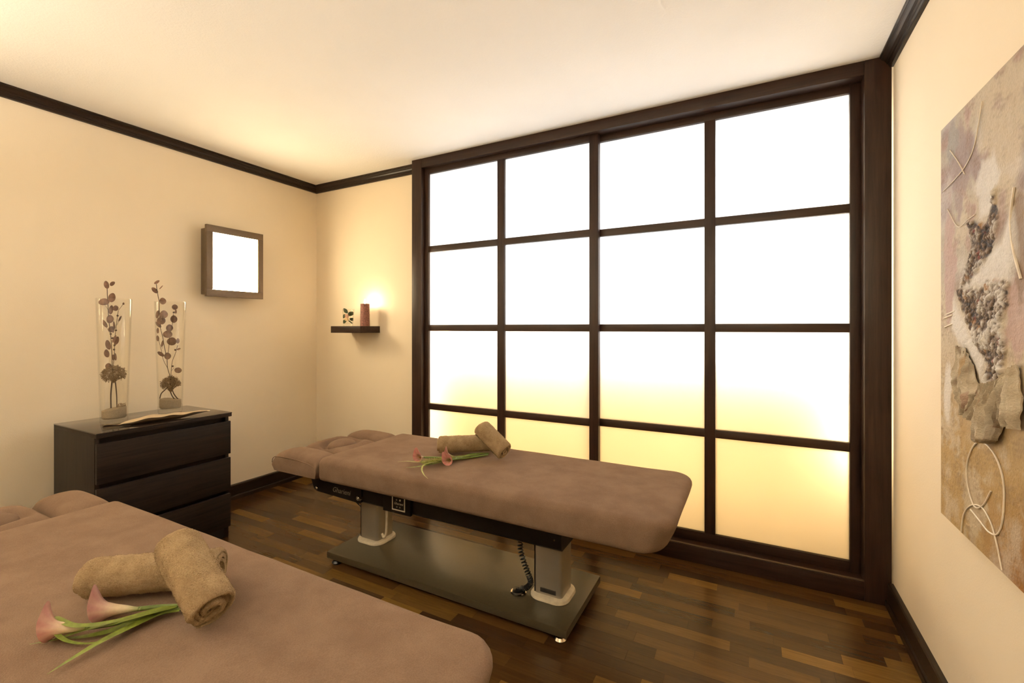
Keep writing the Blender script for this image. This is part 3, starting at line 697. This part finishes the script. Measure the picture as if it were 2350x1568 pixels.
def leafmesh(c, w, h, ang, tilt, rn, LA, NA, sq, curl=.25):
    """leaf: pointed-round blade with real thickness, facing roughly the room"""
    m = MB(); n = 16; ca, sa = math.cos(ang), math.sin(ang)
    nrm = (-NA+LA*tilt*.7+UP*rn.uniform(-.25, .25)).normalized(); ex = UP.cross(nrm).normalized(); ey = nrm.cross(ex)
    def P(u, v, off):
        x, y = u*w/2, v*h/2; X, Y = x*ca-y*sa, x*sa+y*ca
        return c+ex*X*sq+ey*Y+nrm*(off-curl*(u*u)*w*.5)
    rings = []
    for off in (.0005, -.0005):
        vs = [P(0, 0, off)]
        for rr in (.55, 1.0):
            for k in range(n):
                a = 2*PI*k/n; v = math.sin(a); u = math.cos(a)*(1-.18*max(0, v)**2)
                vs.append(P(u*rr, v*rr, off))
        rings.append(vs)
    fs = []
    for s in range(2):
        o = s*(1+2*n)
        for k in range(n):
            q = (k+1) % n; t = [(o, o+1+k, o+1+q), (o+1+k, o+1+n+k, o+1+n+q, o+1+q)]
            fs += t if s == 0 else [x[::-1] for x in t]
    e = 1+2*n
    for k in range(n): q = (k+1) % n; fs.append((1+n+k, 1+n+q, e+1+n+q, e+1+n+k))
    return m.add(rings[0]+rings[1], fs)
def branch(label, V, depth, stems, leaves, buds, seed):
    rn = random.Random(seed); zb = min(onv(x, y, V).z for s, r in stems for x, y in s); LA, NA, sq = vlat(V)
    th = thing('eucalyptus_branch', label, 'dried branch', (V[0], V[1], zb), 'dried eucalyptus branches')
    for s, r in stems:
        wob = rn.uniform(-.012, .012)
        pts = [onv(x, y, V, wob*k/max(1, len(s)-1)) for k, (x, y) in enumerate(s)]
        part('twig', MB().tube(catmull(pts, 5), r, 6), 'stem', th)
    for (x, y, w2, h2, a) in leaves:
        d = depth
        part('leaf', leafmesh(onv(x, y, V, rn.uniform(-.022, .022)*max(0, 1-(abs(x-pix((V[0], V[1], 1))[0])/34)**2)), w2/FPX*d, h2/FPX*d, R(a), rn.uniform(-.5, .5), rn, LA, NA, sq), 'leaf', th, angle=60)
    for (x, y, r) in buds: part('seed_pod', MB().ball(onv(x, y, V, -.004), r/FPX*depth*.85, 8, 6), 'stem', th)
    return th
def T(fn, s, pts, r): return ([fn(*p) for p in pts], r)
def LV(fn, s, L): return [(*fn(x, y), w2/s, h2/s, a) for (x, y, w2, h2, a) in L]
br1 = [([q0(*p) for p in ((360, 330), (365, 480), (375, 650), (390, 900), (425, 1180), (440, 1411))]+[q1(*p) for p in ((446, 160), (455, 370), (470, 600))], .0018),
       ([q0(*p) for p in ((560, 730), (545, 830), (525, 1000), (505, 1160), (490, 1300), (492, 1411))]+[q1(*p) for p in ((488, 150), (470, 330), (470, 600))], .0014),
       ([q0(*p) for p in ((560, 725), (605, 670), (655, 600))], .0010), ([q0(*p) for p in ((330, 640), (385, 730))], .0008), ([q0(*p) for p in ((350, 1030), (405, 1130))], .0008), ([q0(*p) for p in ((590, 880), (535, 990))], .0008)]
lv1 = LV(q0, 7.84, [(350, 265, 95, 145, 20), (455, 245, 70, 112, -55), (445, 495, 135, 175, -20), (305, 570, 200, 125, 8), (430, 715, 85, 170, -12), (515, 685, 110, 100, 20), (405, 880, 140, 155, 0), (318, 965, 70, 160, 30), (442, 1065, 125, 112, 0), (485, 990, 42, 150, 8), (590, 875, 34, 125, -32), (655, 605, 42, 44, 0), (530, 1270, 85, 160, -20), (488, 1240, 60, 150, -25), (380, 1345, 100, 180, 15), (355, 1500, 100, 150, 8), (470, 1100, 30, 60, 0)]) + LV(q1, 7.84, [(508, 150, 55, 135, 5), (380, 315, 120, 105, 0), (470, 160, 50, 110, 0)])
bd1 = [(*q0(x, y), 2.6) for (x, y) in ((548, 820), (518, 1085), (425, 1150), (455, 1225), (492, 1355), (485, 1430))]
branch('dried eucalyptus branch in the vase beside the dish tail', V1, D1, br1, lv1, bd1, 3)
br2 = [([q2(*p) for p in ((250, 280), (265, 400), (285, 520), (308, 640), (312, 830), (335, 1150), (380, 1350))]+[q3(*p) for p in ((400, 80), (435, 255), (465, 400), (475, 560), (525, 745), (530, 900))], .0019),
       ([q2(*p) for p in ((590, 880), (570, 1080), (515, 1350))]+[q3(*p) for p in ((505, 100), (490, 250), (468, 400))], .0014),
       ([q3(*p) for p in ((675, 110), (625, 290), (570, 430), (550, 600), (540, 745), (535, 900))], .0014),
       ([q2(*p) for p in ((300, 1400),)]+[q3(*p) for p in ((312, 60), (355, 230), (390, 400), (470, 560))], .0012), ([q2(*p) for p in ((340, 1568-70), (375, 1568))], .0009), ([q3(*p) for p in ((600, 560), (548, 630))], .0008)]
lv2 = LV(q2, 8.708, [(260, 240, 55, 125, -58), (345, 345, 22, 105, -42), (220, 405, 85, 160, 52), (375, 620, 140, 135, 0), (275, 885, 70, 165, -10), (395, 885, 170, 165, 0), (350, 1010, 175, 160, 0), (290, 1090, 70, 160, 45), (280, 1210, 50, 115, 0), (275, 1365, 62, 118, 0), (620, 740, 125, 112, 0), (640, 830, 45, 85, 0), (598, 980, 145, 155, 0), (510, 1155, 150, 142, 0), (480, 1282, 195, 150, 0), (565, 1425, 205, 165, 0), (680, 1415, 70, 112, 0), (370, 1470, 50, 135, -8)]) + LV(q3, 8.708, [(340, 285, 75, 160, 55), (470, 325, 145, 140, 0), (685, 610, 155, 115, -8), (700, 185, 85, 42, 18)])
bd2 = [(*q2(598, 848), 2.6), (*q3(628, 203), 2.6), (*q3(578, 530), 2.6)]
branch('dried eucalyptus branch in the vase near the wall', V2, D2, br2, lv2, bd2, 8)
def umbel(label, V, depth, fn, s, c, rx, ry, dome, trunks, seed, n=30, tuft=None):
    rn = random.Random(seed); zb = min(onv(*fn(*p), V).z for tr, r in trunks for p in tr); LA, NA, sq = vlat(V)
    th = thing('dried_flower_head', label, 'dried flower', (V[0], V[1], zb), 'dried flower heads')
    for tr, r in trunks: part('stalk', MB().tube(catmull([onv(*fn(*p), V) for p in tr], 5), r, 7), 'stem', th)
    m = MB(); C0 = onv(*fn(*c), V); px = depth/FPX/s; root = onv(*fn(c[0], c[1]+ry*.95), V); RX = rx*px*sq*.95; RY = ry*px
    for i in range(n):
        a = 2.4*i; e = math.acos(1-(1.75 if not dome else 1.35)*(i+.5)/n); k = rn.uniform(.66, .82)
        q = C0+LA*(math.sin(e)*math.cos(a)*RX*k)+NA*(math.sin(e)*math.sin(a)*RX*k*.9)+UP*(math.cos(e)*RY*k)
        m.tube([root, root.lerp(q, .5)+Vector((0, 0, .004)), q], [.0012, .0010, .0008], 5, False)
        for b in range(30):
            o = Vector((rn.gauss(0, 1), rn.gauss(0, 1), rn.gauss(0, 1))).normalized()*rn.uniform(.007, .0165)
            if o.dot(q-root) < 0 and rn.random() < .7: o = -o
            p = q+o; m.tube([q+o*.25, p], [.0006, .0005], 3, False); m.ball(p, rn.uniform(.0016, .0027), 5, 3)
    if tuft:
        cc = onv(*fn(tuft[0], tuft[1]), V)
        for i in range(110): m.ball(cc+LA*rn.uniform(-1, 1)*tuft[2]*px*sq+NA*rn.uniform(-.015, .015)+UP*rn.uniform(-1, 1)*tuft[3]*px*.7, rn.uniform(.0013, .0022), 4, 3)
    o = part('floret', m, 'floret', th, smooth=False); o['kind'] = 'stuff'
umbel('wide dried flower head on two upright stalks in the vase beside the dish tail', V1, D1, q1, 7.84, (478, 465), 262, 165, False, [([(455, 560), (440, 660), (425, 850), (428, 1075)], .0032), ([(490, 540), (510, 630), (530, 850), (533, 1060)], .0026)], 5, 34, (615, 1015, 80, 40))
umbel('domed dried flower head on slanting stalks in the vase near the wall', V2, D2, q3, 8.708, (540, 895), 222, 170, True, [([(500, 930), (420, 1005), (350, 1075), (318, 1175)], .0030), ([(500, 950), (560, 1110), (615, 1190)], .0030), ([(560, 950), (590, 1060), (650, 1150), (710, 1205)], .0030)], 6, 34)

# ------------------------------------------------------------------ leaf-shaped metal dish
da, db = onz(233, 977, DT+.019), onz(482, 940.5, DT+.030)
dd = (db-da); dl = dd.length; du = dd.normalized(); ds = Vector((-du.y, du.x, 0)).normalized()
def dish(u, v, off):
    t = u; b = v*2-1; k = max(0, (t-.15)/.85)
    env = max(0, math.sin(PI*k**.72))**.9 if t > .15 else 0
    wd = .0045+.044*env*(1+.06*math.sin(t*21))
    lift = .018*smooth(.26, .0, t)+.020*smooth(.60, 1, t)+.0008
    rim = (.030*env+.001)*abs(b)**2.2*(1+.10*math.sin(t*27+b*2))
    p = da+du*(t*dl); p.z = DT+lift+rim+off
    return p+ds*(b*wd)
m = MB().grid(46, 13, lambda u, v: dish(u, v, .0022)); m.grid(46, 13, lambda u, v: dish(u, v, 0), True)
n0 = 46*13
for (a0, st, cnt) in ((0, 13, 46), (12, 13, 46)):
    for k in range(cnt-1): a = a0+k*st; b = a0+(k+1)*st; m.f.append((a, b, b+n0, a+n0))
for a0 in (0, 45*13):
    for k in range(12): a = a0+k; m.f.append((a, a+1, a+1+n0, a+n0))
single('metal_dish', m, 'dish', 'long leaf-shaped metal dish lying on the chest of drawers', 'dish', ((da.x+db.x)/2, (da.y+db.y)/2, DT+.001), angle=70)

# ------------------------------------------------------------------ wall lamps
def sconce(y0, y1, z0, z1, label):
    xw, xf = XL+.001, -3.385
    th = thing('wall_lamp', label, 'lamp', (xw, (y0+y1)/2, z0), 'wall lamps')
    part('lamp_box', MB().box(xw, xf-.010, y0+.022, y1-.022, z0+.018, z1-.018, .002), 'lampmetal', th)
    fw = .042
    for (a, b, c2, d) in ((y0, y1, z1-.05, z1), (y0, y1, z0, z0+.05), (y0, y0+fw, z0+.0505, z1-.0505), (y1-fw, y1, z0+.0505, z1-.0505)):
        part('frame_bar', MB().box(xf-.024, xf, a, b, c2, d, .0012), 'lampmetal', th)
    part('diffuser', MB().box(xf-.009, xf-.006, y0+fw, y1-fw, z0+.05, z1-.05), 'lampglow', th, smooth=False)
sconce(1.808, 2.225, 1.532, 2.040, 'square bronze wall lamp with a lit panel above the chest of drawers')
sconce(-.20, .217, 1.532, 2.040, 'square bronze wall lamp by the head of the table')

def uplighter(x, z, label):  # added fill light, out of view, bounced off the ceiling to brighten the walls
    r = .17; th = thing('added_fill_uplighter', label, 'lamp', (x, YF, z), 'added fill uplighters')
    m = MB(); n = 24; rings = []
    for k in range(9):
        a = PI/2*k/8; rr = r*math.sin(a)+.002; zz = z-r*.75*math.cos(a)
        rings.append([(x+rr*math.cos(PI*i/n), YF+.001+rr*math.sin(PI*i/n), zz) for i in range(n+1)])
    for k in range(7, -1, -1):
        a = PI/2*k/8; rr = (r-.006)*math.sin(a)+.001; zz = z+.0005-(r-.006)*.75*math.cos(a)
        rings.append([(x+rr*math.cos(PI*i/n), YF+.004+rr*math.sin(PI*i/n), zz) for i in range(n+1)])
    part('bowl', m.loops(rings), 'lampmetal', th)
    part('diffuser', MB().loops([[(x+rr*math.cos(PI*i/n), YF+.006+rr*math.sin(PI*i/n), zz) for i in range(n+1)] for rr, zz in ((.150, z-.020), (.150, z-.017))]), 'fill_uplight', th, smooth=False)
uplighter(-2.45, 1.95, 'added out-of-view half-bowl fill uplighter on the wall facing the window, towards the chest')
uplighter(-.25, 1.95, 'added out-of-view half-bowl fill uplighter on the wall facing the window, towards the painting')

# ------------------------------------------------------------------ corner shelf, candle, glass
SH = (-3.062, -2.7275, 2.596, YB, 1.267, 1.3215)
single('wall_shelf', MB().box(SH[0], SH[1], SH[2], SH[3]-.0005, SH[4], SH[5], .0012), 'wenge_x', 'short dark floating shelf on the wall beside the window', 'shelf', ((SH[0]+SH[1])/2, YB, SH[4]))
cpos = ony(837.5, 747, 2.705); cpos.z = SH[5]
cnd = thing('candle', 'mauve rustic pillar candle burning on the wall shelf', 'candle', cpos)
m = MB(); rr0 = .0375; hh = .182; rings = []
for k in range(26):
    z = hh*k/25; rings.append([Vector((cpos.x+math.cos(a)*(rr0*(1-.06*k/25)+noise.noise(Vector((math.cos(a)*3, math.sin(a)*3, z*60)))*.0012), cpos.y+math.sin(a)*(rr0*(1-.06*k/25)+noise.noise(Vector((math.cos(a)*3, math.sin(a)*3, z*60)))*.0012), cpos.z+z)) for a in [2*PI*i/32 for i in range(32)]])
rings.append([p.lerp(Vector((cpos.x, cpos.y, p.z-.004)), .25) for p in rings[-1]]); rings.append([p.lerp(Vector((cpos.x, cpos.y, p.z-.006)), .7) for p in rings[-1]])
part('wax', m.loops(rings), 'candle', cnd, angle=50)
tp = cpos+Vector((0, 0, hh-.008)); part('wick', MB().tube([tp, tp+Vector((0, 0, .014))], .0012, 6), 'rubber', cnd)
part('flame', MB().lathe([(0, 0), (.0045, .004), (.0065, .011), (.0045, .022), (.0015, .032), (0, .037)], tuple(tp+Vector((0, 0, .009))), 14), 'flame', cnd)
gp = ony(799.5, 748, 2.700); gp.z = SH[5]
tg = thing('candle_glass', 'clear glass tumbler with a printed rose on the wall shelf', 'glass', gp)
part('tumbler', MB().lathe([(0, .0005), (.036, .0005), (.039, .006), (.0485, .142), (.0475, .144), (.0465, .142), (.037, .022), (.030, .018), (0, .018)], tuple(gp), 36), 'glass', tg, angle=50)
lq = cr(740, 660, 11.2); gd = pix(gp)[2]
def onglass(x, y, r=.0475):
    """pixel to the front surface of the tumbler"""
    d = gd; p = ond(*lq(x, y), d); s = (p-gp).dot(RT); z = p.z-gp.z; rr = .039+.0095*max(0, min(1, z/.142))+.0008
    s = max(-rr*.98, min(rr*.98, s)); return gp+RT*s-FW*math.sqrt(max(0, rr*rr-s*s))+UP*z
def decal(pts):
    c2 = (sum(p[0] for p in pts)/len(pts), sum(p[1] for p in pts)/len(pts)); m = MB(); N = len(pts); vs = [onglass(*c2)]
    for f in (.5, 1): vs += [onglass(c2[0]+(x-c2[0])*f, c2[1]+(y-c2[1])*f) for x, y in pts]
    fs = []
    for k in range(N): q = (k+1) % N; fs += [(0, 1+k, 1+q), (1+k, 1+N+k, 1+N+q, 1+q)]
    return m.add(vs, fs)
def ell(cx, cy, rx, ry, a, pt=.0, n=18):
    out = []
    for k in range(n):
        t = 2*PI*k/n; x = math.cos(t)*rx; y = math.sin(t)*ry*(1-pt*abs(math.cos(t))**2); ca, sa = math.cos(R(a)), math.sin(R(a)); out.append((cx+x*ca-y*sa, cy+x*sa+y*ca))
    return out
for e in (ell(645, 605, 85, 50, 50, .5), ell(760, 680, 68, 52, -50, .3), ell(600, 740, 60, 40, -60, .2), ell(600, 880, 75, 45, -25, .3), ell(785, 820, 50, 40, 20, .3)): part('printed_leaf', decal(e), 'greenleaf', tg, smooth=False)
m = decal(ell(660, 740, 68, 58, 0)); m.c = [(.62, .36, .24, 1)]*len(m.v); part('printed_rose', m, 'petal', tg, smooth=False)
m = decal(ell(665, 820, 62, 42, 0)); m.c = [(.72, .52, .25, 1)]*len(m.v); part('printed_rose', m, 'petal', tg, smooth=False)
part('printed_stem', decal([(700, 850), (735, 850), (790, 915), (780, 930), (760, 915), (720, 870)]), 'greenleaf', tg, smooth=False)

# ------------------------------------------------------------------ relief painting on the right wall
PX0 = .552
PYL, PYR, PZ0, PZ1 = 1.978, 1.02, .700, 1.958
def pw(x, y): p = onx(x, y, PX0); return (p.y, p.z)
pt_ = thing('relief_painting', 'tall abstract relief painting in cream, mauve and ochre', 'painting', (XR-.001, (PYL+PYR)/2, PZ0))
part('stretcher', MB().box(PX0+.004, XR-.001, PYR, PYL, PZ0, PZ1, .001), 'canvas_edge', pt_)
poly = lambda L: [pw(*p) for p in L]
CR1 = poly([(2218, 505), (2266, 515), (2276, 470), (2283, 425), (2288, 470), (2296, 500), (2283, 560), (2262, 605), (2230, 645), (2206, 662), (2222, 600), (2232, 560)])
CR2 = poly([(2193, 662), (2258, 662), (2268, 640), (2318, 645), (2316, 700), (2300, 740), (2312, 780), (2308, 850), (2278, 900), (2258, 885), (2264, 835), (2240, 790), (2212, 720)])
WH1 = poly([(2206, 662), (2250, 605), (2300, 560), (2325, 480), (2335, 600), (2320, 642), (2262, 655)])
WH2 = poly([(2190, 690), (2240, 795), (2262, 835), (2255, 885), (2225, 805), (2200, 790), (2185, 740)])
def segd(p, a, b):
    ax, ay = a; bx, by = b; dx, dy = bx-ax, by-ay; t = max(0, min(1, ((p[0]-ax)*dx+(p[1]-ay)*dy)/(dx*dx+dy*dy+1e-12))); return math.hypot(p[0]-ax-t*dx, p[1]-ay-t*dy)
def pdist(p, L):
    d = min(segd(p, L[i], L[(i+1) % len(L)]) for i in range(len(L))); return d if inpoly(p[0], p[1], L) else -d
NZ = lambda y, z, s, o=0: noise.noise(Vector((y*s+o, z*s, o*1.7)))
def mixc(a, b, t): t = max(0, min(1, t)); return tuple(p+(q-p)*t for p, q in zip(a, b))
L3 = lambda *a: tuple(q*.64 for q in lin(*a)[:3])
cGrey, cMauve, cPink, cCream, cWhite, cGold, cOch, cDark, cBrn = L3(168, 160, 152), L3(170, 146, 140), L3(208, 172, 160), L3(226, 208, 178), L3(252, 246, 238), L3(206, 172, 112), L3(170, 112, 28), L3(50, 34, 22), L3(140, 112, 84)
BLOBS = [(*pw(2318, 290), .05, .075, cCream), (*pw(2262, 420), .055, .085, cWhite), (*pw(2205, 380), .06, .12, cMauve), (*pw(2180, 620), .045, .18, cPink), (*pw(2185, 330), .04, .06, cGrey), (*pw(2335, 720), .05, .12, cPink), (*pw(2175, 900), .03, .10, cWhite), (*pw(2340, 560), .035, .12, L3(150, 120, 90))]
def surf(y, z):
    t = (z-PZ0)/(PZ1-PZ0); s = (PYL-y)/.5
    n1 = NZ(y, z, 6, 1); n2 = NZ(y, z, 15, 4); n3 = NZ(y, z, 45, 7); n4 = NZ(y*.35, z, 120, 9)
    col = mixc(cGold, cCream, smooth(.20, .50, t+n1*.14))
    col = mixc(col, cOch, smooth(.22, .02, t+n1*.08)*smooth(.35, 1.1, s+n2*.2))
    col = mixc(col, cGrey, smooth(.52, .68, t+n1*.10)*.55*smooth(.8, .1, s+n2*.3))
    col = mixc(col, cMauve, smooth(.1, .45, n1+.25*n2)*smooth(.5, .7, t))
    col = mixc(col, cPink, smooth(.12, .5, n2*.8-n1*.3)*smooth(.45, .62, t)*.8)
    col = mixc(col, cCream, smooth(.15, .5, -n1+.3*n3)*.8)
    n5 = NZ(y, z*.5, 210, 15); col = mixc(col, cBrn, smooth(.0, .6, n4*.5+n5*.3+n2*.8)*.38); col = mixc(col, cWhite, smooth(.1, .6, -n2*.6+n1*.7+n5*.2)*.35)
    for (a0, b0, ra, rb, cc0) in BLOBS: col = mixc(col, cc0, smooth(1.25, .75, math.hypot((y-a0)/ra, (z-b0)/rb)+.5*n2+.25*n3)*.85)
    hgt = .0008*n3+.0012*n4*(.4+abs(n1))+.0012*n5*(.5+n2)+.001*n2
    p = (y, z)
    if z > .95 and y > 1.40:
        w1 = max(pdist(p, WH1), pdist(p, WH2)); col = mixc(col, cWhite, smooth(-.02, .012, w1+n2*.012)*.92); hgt += .004*smooth(-.01, .02, w1)
        c1 = max(pdist(p, CR1), pdist(p, CR2)); k = smooth(-.006, .008, c1+n3*.010)
        if k > 0:
            g2 = noise.turbulence(Vector((y*55, z*42, 3)), 5, True, noise_basis='PERLIN_ORIGINAL', amplitude_scale=.62, frequency_scale=2.1)*1.1-.75; r2 = NZ(y, z, 18, 12)
            cc = mixc(cBrn, cWhite, smooth(-.30, .30, g2+.9*r2)); cc = mixc(cc, cDark, smooth(.12, .50, -g2-.5*r2)); cc = mixc(cc, L3(165, 70, 60), smooth(.42, .6, NZ(y, z, 34, 20))*.6); cc = mixc(cc, L3(190, 130, 40), smooth(.45, .6, NZ(y, z, 30, 31))*.6)
            col = mixc(col, cc, k); hgt += k*(.006+.0085*g2+.008*r2)
    return hgt, col
NYs, NZs = 260, 420
ys = [PYL-(PYL-PYR)*(i/(NYs-1))**1.35 for i in range(NYs)]; zs = [PZ0+(PZ1-PZ0)*j/(NZs-1) for j in range(NZs)]
m = MB(); m.c = []
for y in ys:
    for z in zs:
        hgt, col = surf(y, z); ed = min(PYL-y, y-PYR, z-PZ0, PZ1-z); hgt *= smooth(0, .006, ed)
        m.v.append(Vector((PX0-max(-.003, hgt), y, z))); m.c.append((*col, 1))
for i in range(NYs-1):
    for j in range(NZs-1): a = i*NZs+j; m.f.append((a, a+NZs, a+NZs+1, a+1))
part('canvas', m, 'paint', pt_, angle=180)
# crumpled cloth glued on: each piece is a pleated sheet
def fold(left, right, pleats, amp, seed, dark):
    lw, rw2 = [pw(*p) for p in left], [pw(*p) for p in right]
    def at(L, v):
        k = v*(len(L)-1); i = min(int(k), len(L)-2); f = k-i; return (L[i][0]*(1-f)+L[i+1][0]*f, L[i][1]*(1-f)+L[i+1][1]*f)
    m = MB(); m.c = []; nu, nv = 40, 46
    for off in (0, .003):
        for i in range(nu):
            u = i/(nu-1)
            for j in range(nv):
                v = j/(nv-1); a, b = at(lw, v), at(rw2, v); uu = u+.05*math.sin(u*pleats*6+v*3)
                y = a[0]+(b[0]-a[0])*uu; z = a[1]+(b[1]-a[1])*u; ph = u*pleats*2*PI+seed+1.2*math.sin(v*2.4+seed)
                hgt = .006+amp*(1-abs(math.sin(ph*.5)))**1.3*(.30+.70*smooth(0, .6, v))*math.sin(PI*min(1, max(0, u*.9+.05)))**.35+.006*NZ(y, z, 24, seed)+.003*NZ(y, z, 70, seed)
                m.v.append(Vector((PX0-hgt-off, y, z+.004*NZ(y, z, 25, seed+2))))
                g2 = NZ(y, z, 30, seed+5); col = mixc(L3(206, 188, 160), L3(244, 232, 208), .5+g2); col = mixc(col, L3(136, 112, 84), smooth(.05, .5, NZ(y*2, z*.6, 22, seed+9))*dark); col = mixc(col, L3(176, 104, 84), smooth(.40, .6, NZ(y*2, z*.7, 20, seed+15))*.5); col = mixc(col, L3(200, 158, 90), smooth(.35, .6, NZ(y*2, z*.6, 16, seed+22))*.5)
                m.c.append((*col, 1))
    n0 = nu*nv
    for i in range(nu-1):
        for j in range(nv-1): a = i*nv+j; m.f.append((a, a+nv, a+nv+1, a+1)); m.f.append((n0+a+1, n0+a+nv+1, n0+a+nv, n0+a))
    per = [i*nv for i in range(nu)]+[(nu-1)*nv+j for j in range(1, nv)]+[i*nv+nv-1 for i in range(nu-2, -1, -1)]+[j for j in range(nv-2, 0, -1)]
    for k in range(len(per)): a, b = per[k], per[(k+1) % len(per)]; m.f.append((a, b, b+n0, a+n0))
    part('cloth_fold', m, 'relief', pt_, angle=60)
fold([(2204, 792), (2198, 850), (2206, 880), (2214, 905)], [(2222, 800), (2230, 850), (2232, 900), (2226, 930)], 2.0, .020, 1, .9)
fold([(2218, 800), (2216, 860), (2222, 920), (2231, 958)], [(2240, 838), (2250, 880), (2252, 905), (2240, 945)], 3.0, .024, 2, .7)
fold([(2256, 890), (2240, 920), (2233, 950), (2234, 958)], [(2268, 880), (2262, 930), (2258, 955), (2252, 972)], 2.0, .018, 4, .8)
fold([(2262, 885), (2256, 930), (2255, 965), (2262, 1008), (2268, 1018)], [(2300, 872), (2304, 930), (2310, 980), (2306, 1012), (2296, 1020)], 4.6, .030, 3, .6)
fold([(2312, 862), (2302, 900), (2297, 950), (2300, 968)], [(2326, 850), (2326, 900), (2318, 950), (2313, 985)], 2.0, .030, 6, .8)
fold([(2322, 850), (2322, 900), (2318, 940), (2316, 972)], [(2342, 838), (2350, 880), (2358, 940), (2352, 990)], 3.4, .026, 7, .6)
def pline(pts, r): part('paint_line', MB().tube([Vector((PX0-.002, *pw(*p))) for p in [(v.x, v.y) for v in catmull([(a, b, 0) for a, b in pts], 8)]], r, 6), 'paintline', pt_)
pline([(2256, 232), (2247, 290), (2235, 345), (2215, 385), (2190, 415), (2166, 440)], .0014)
pline([(2276, 1128), (2258, 1160), (2238, 1162), (2222, 1110), (2222, 1060), (2240, 1020), (2262, 1018), (2288, 1050), (2306, 1110), (2304, 1190), (2292, 1226), (2272, 1222), (2250, 1195), (2230, 1170)], .0022)
pline([(2208, 1222), (2214, 1180), (2232, 1160), (2256, 1166), (2276, 1200), (2290, 1250), (2302, 1310)], .0020)
pline([(2330, 430), (2322, 500), (2328, 570), (2346, 640)], .0030)
pline([(2176, 480), (2200, 520), (2222, 505), (2240, 492)], .0012)
pline([(2182, 345), (2200, 370), (2216, 400)], .0014)
for k, (x, y) in enumerate(((2188, 716), (2182, 725), (2184, 745))): pline([(x-14, y+6), (x, y), (x+6, y-2)], .0022)
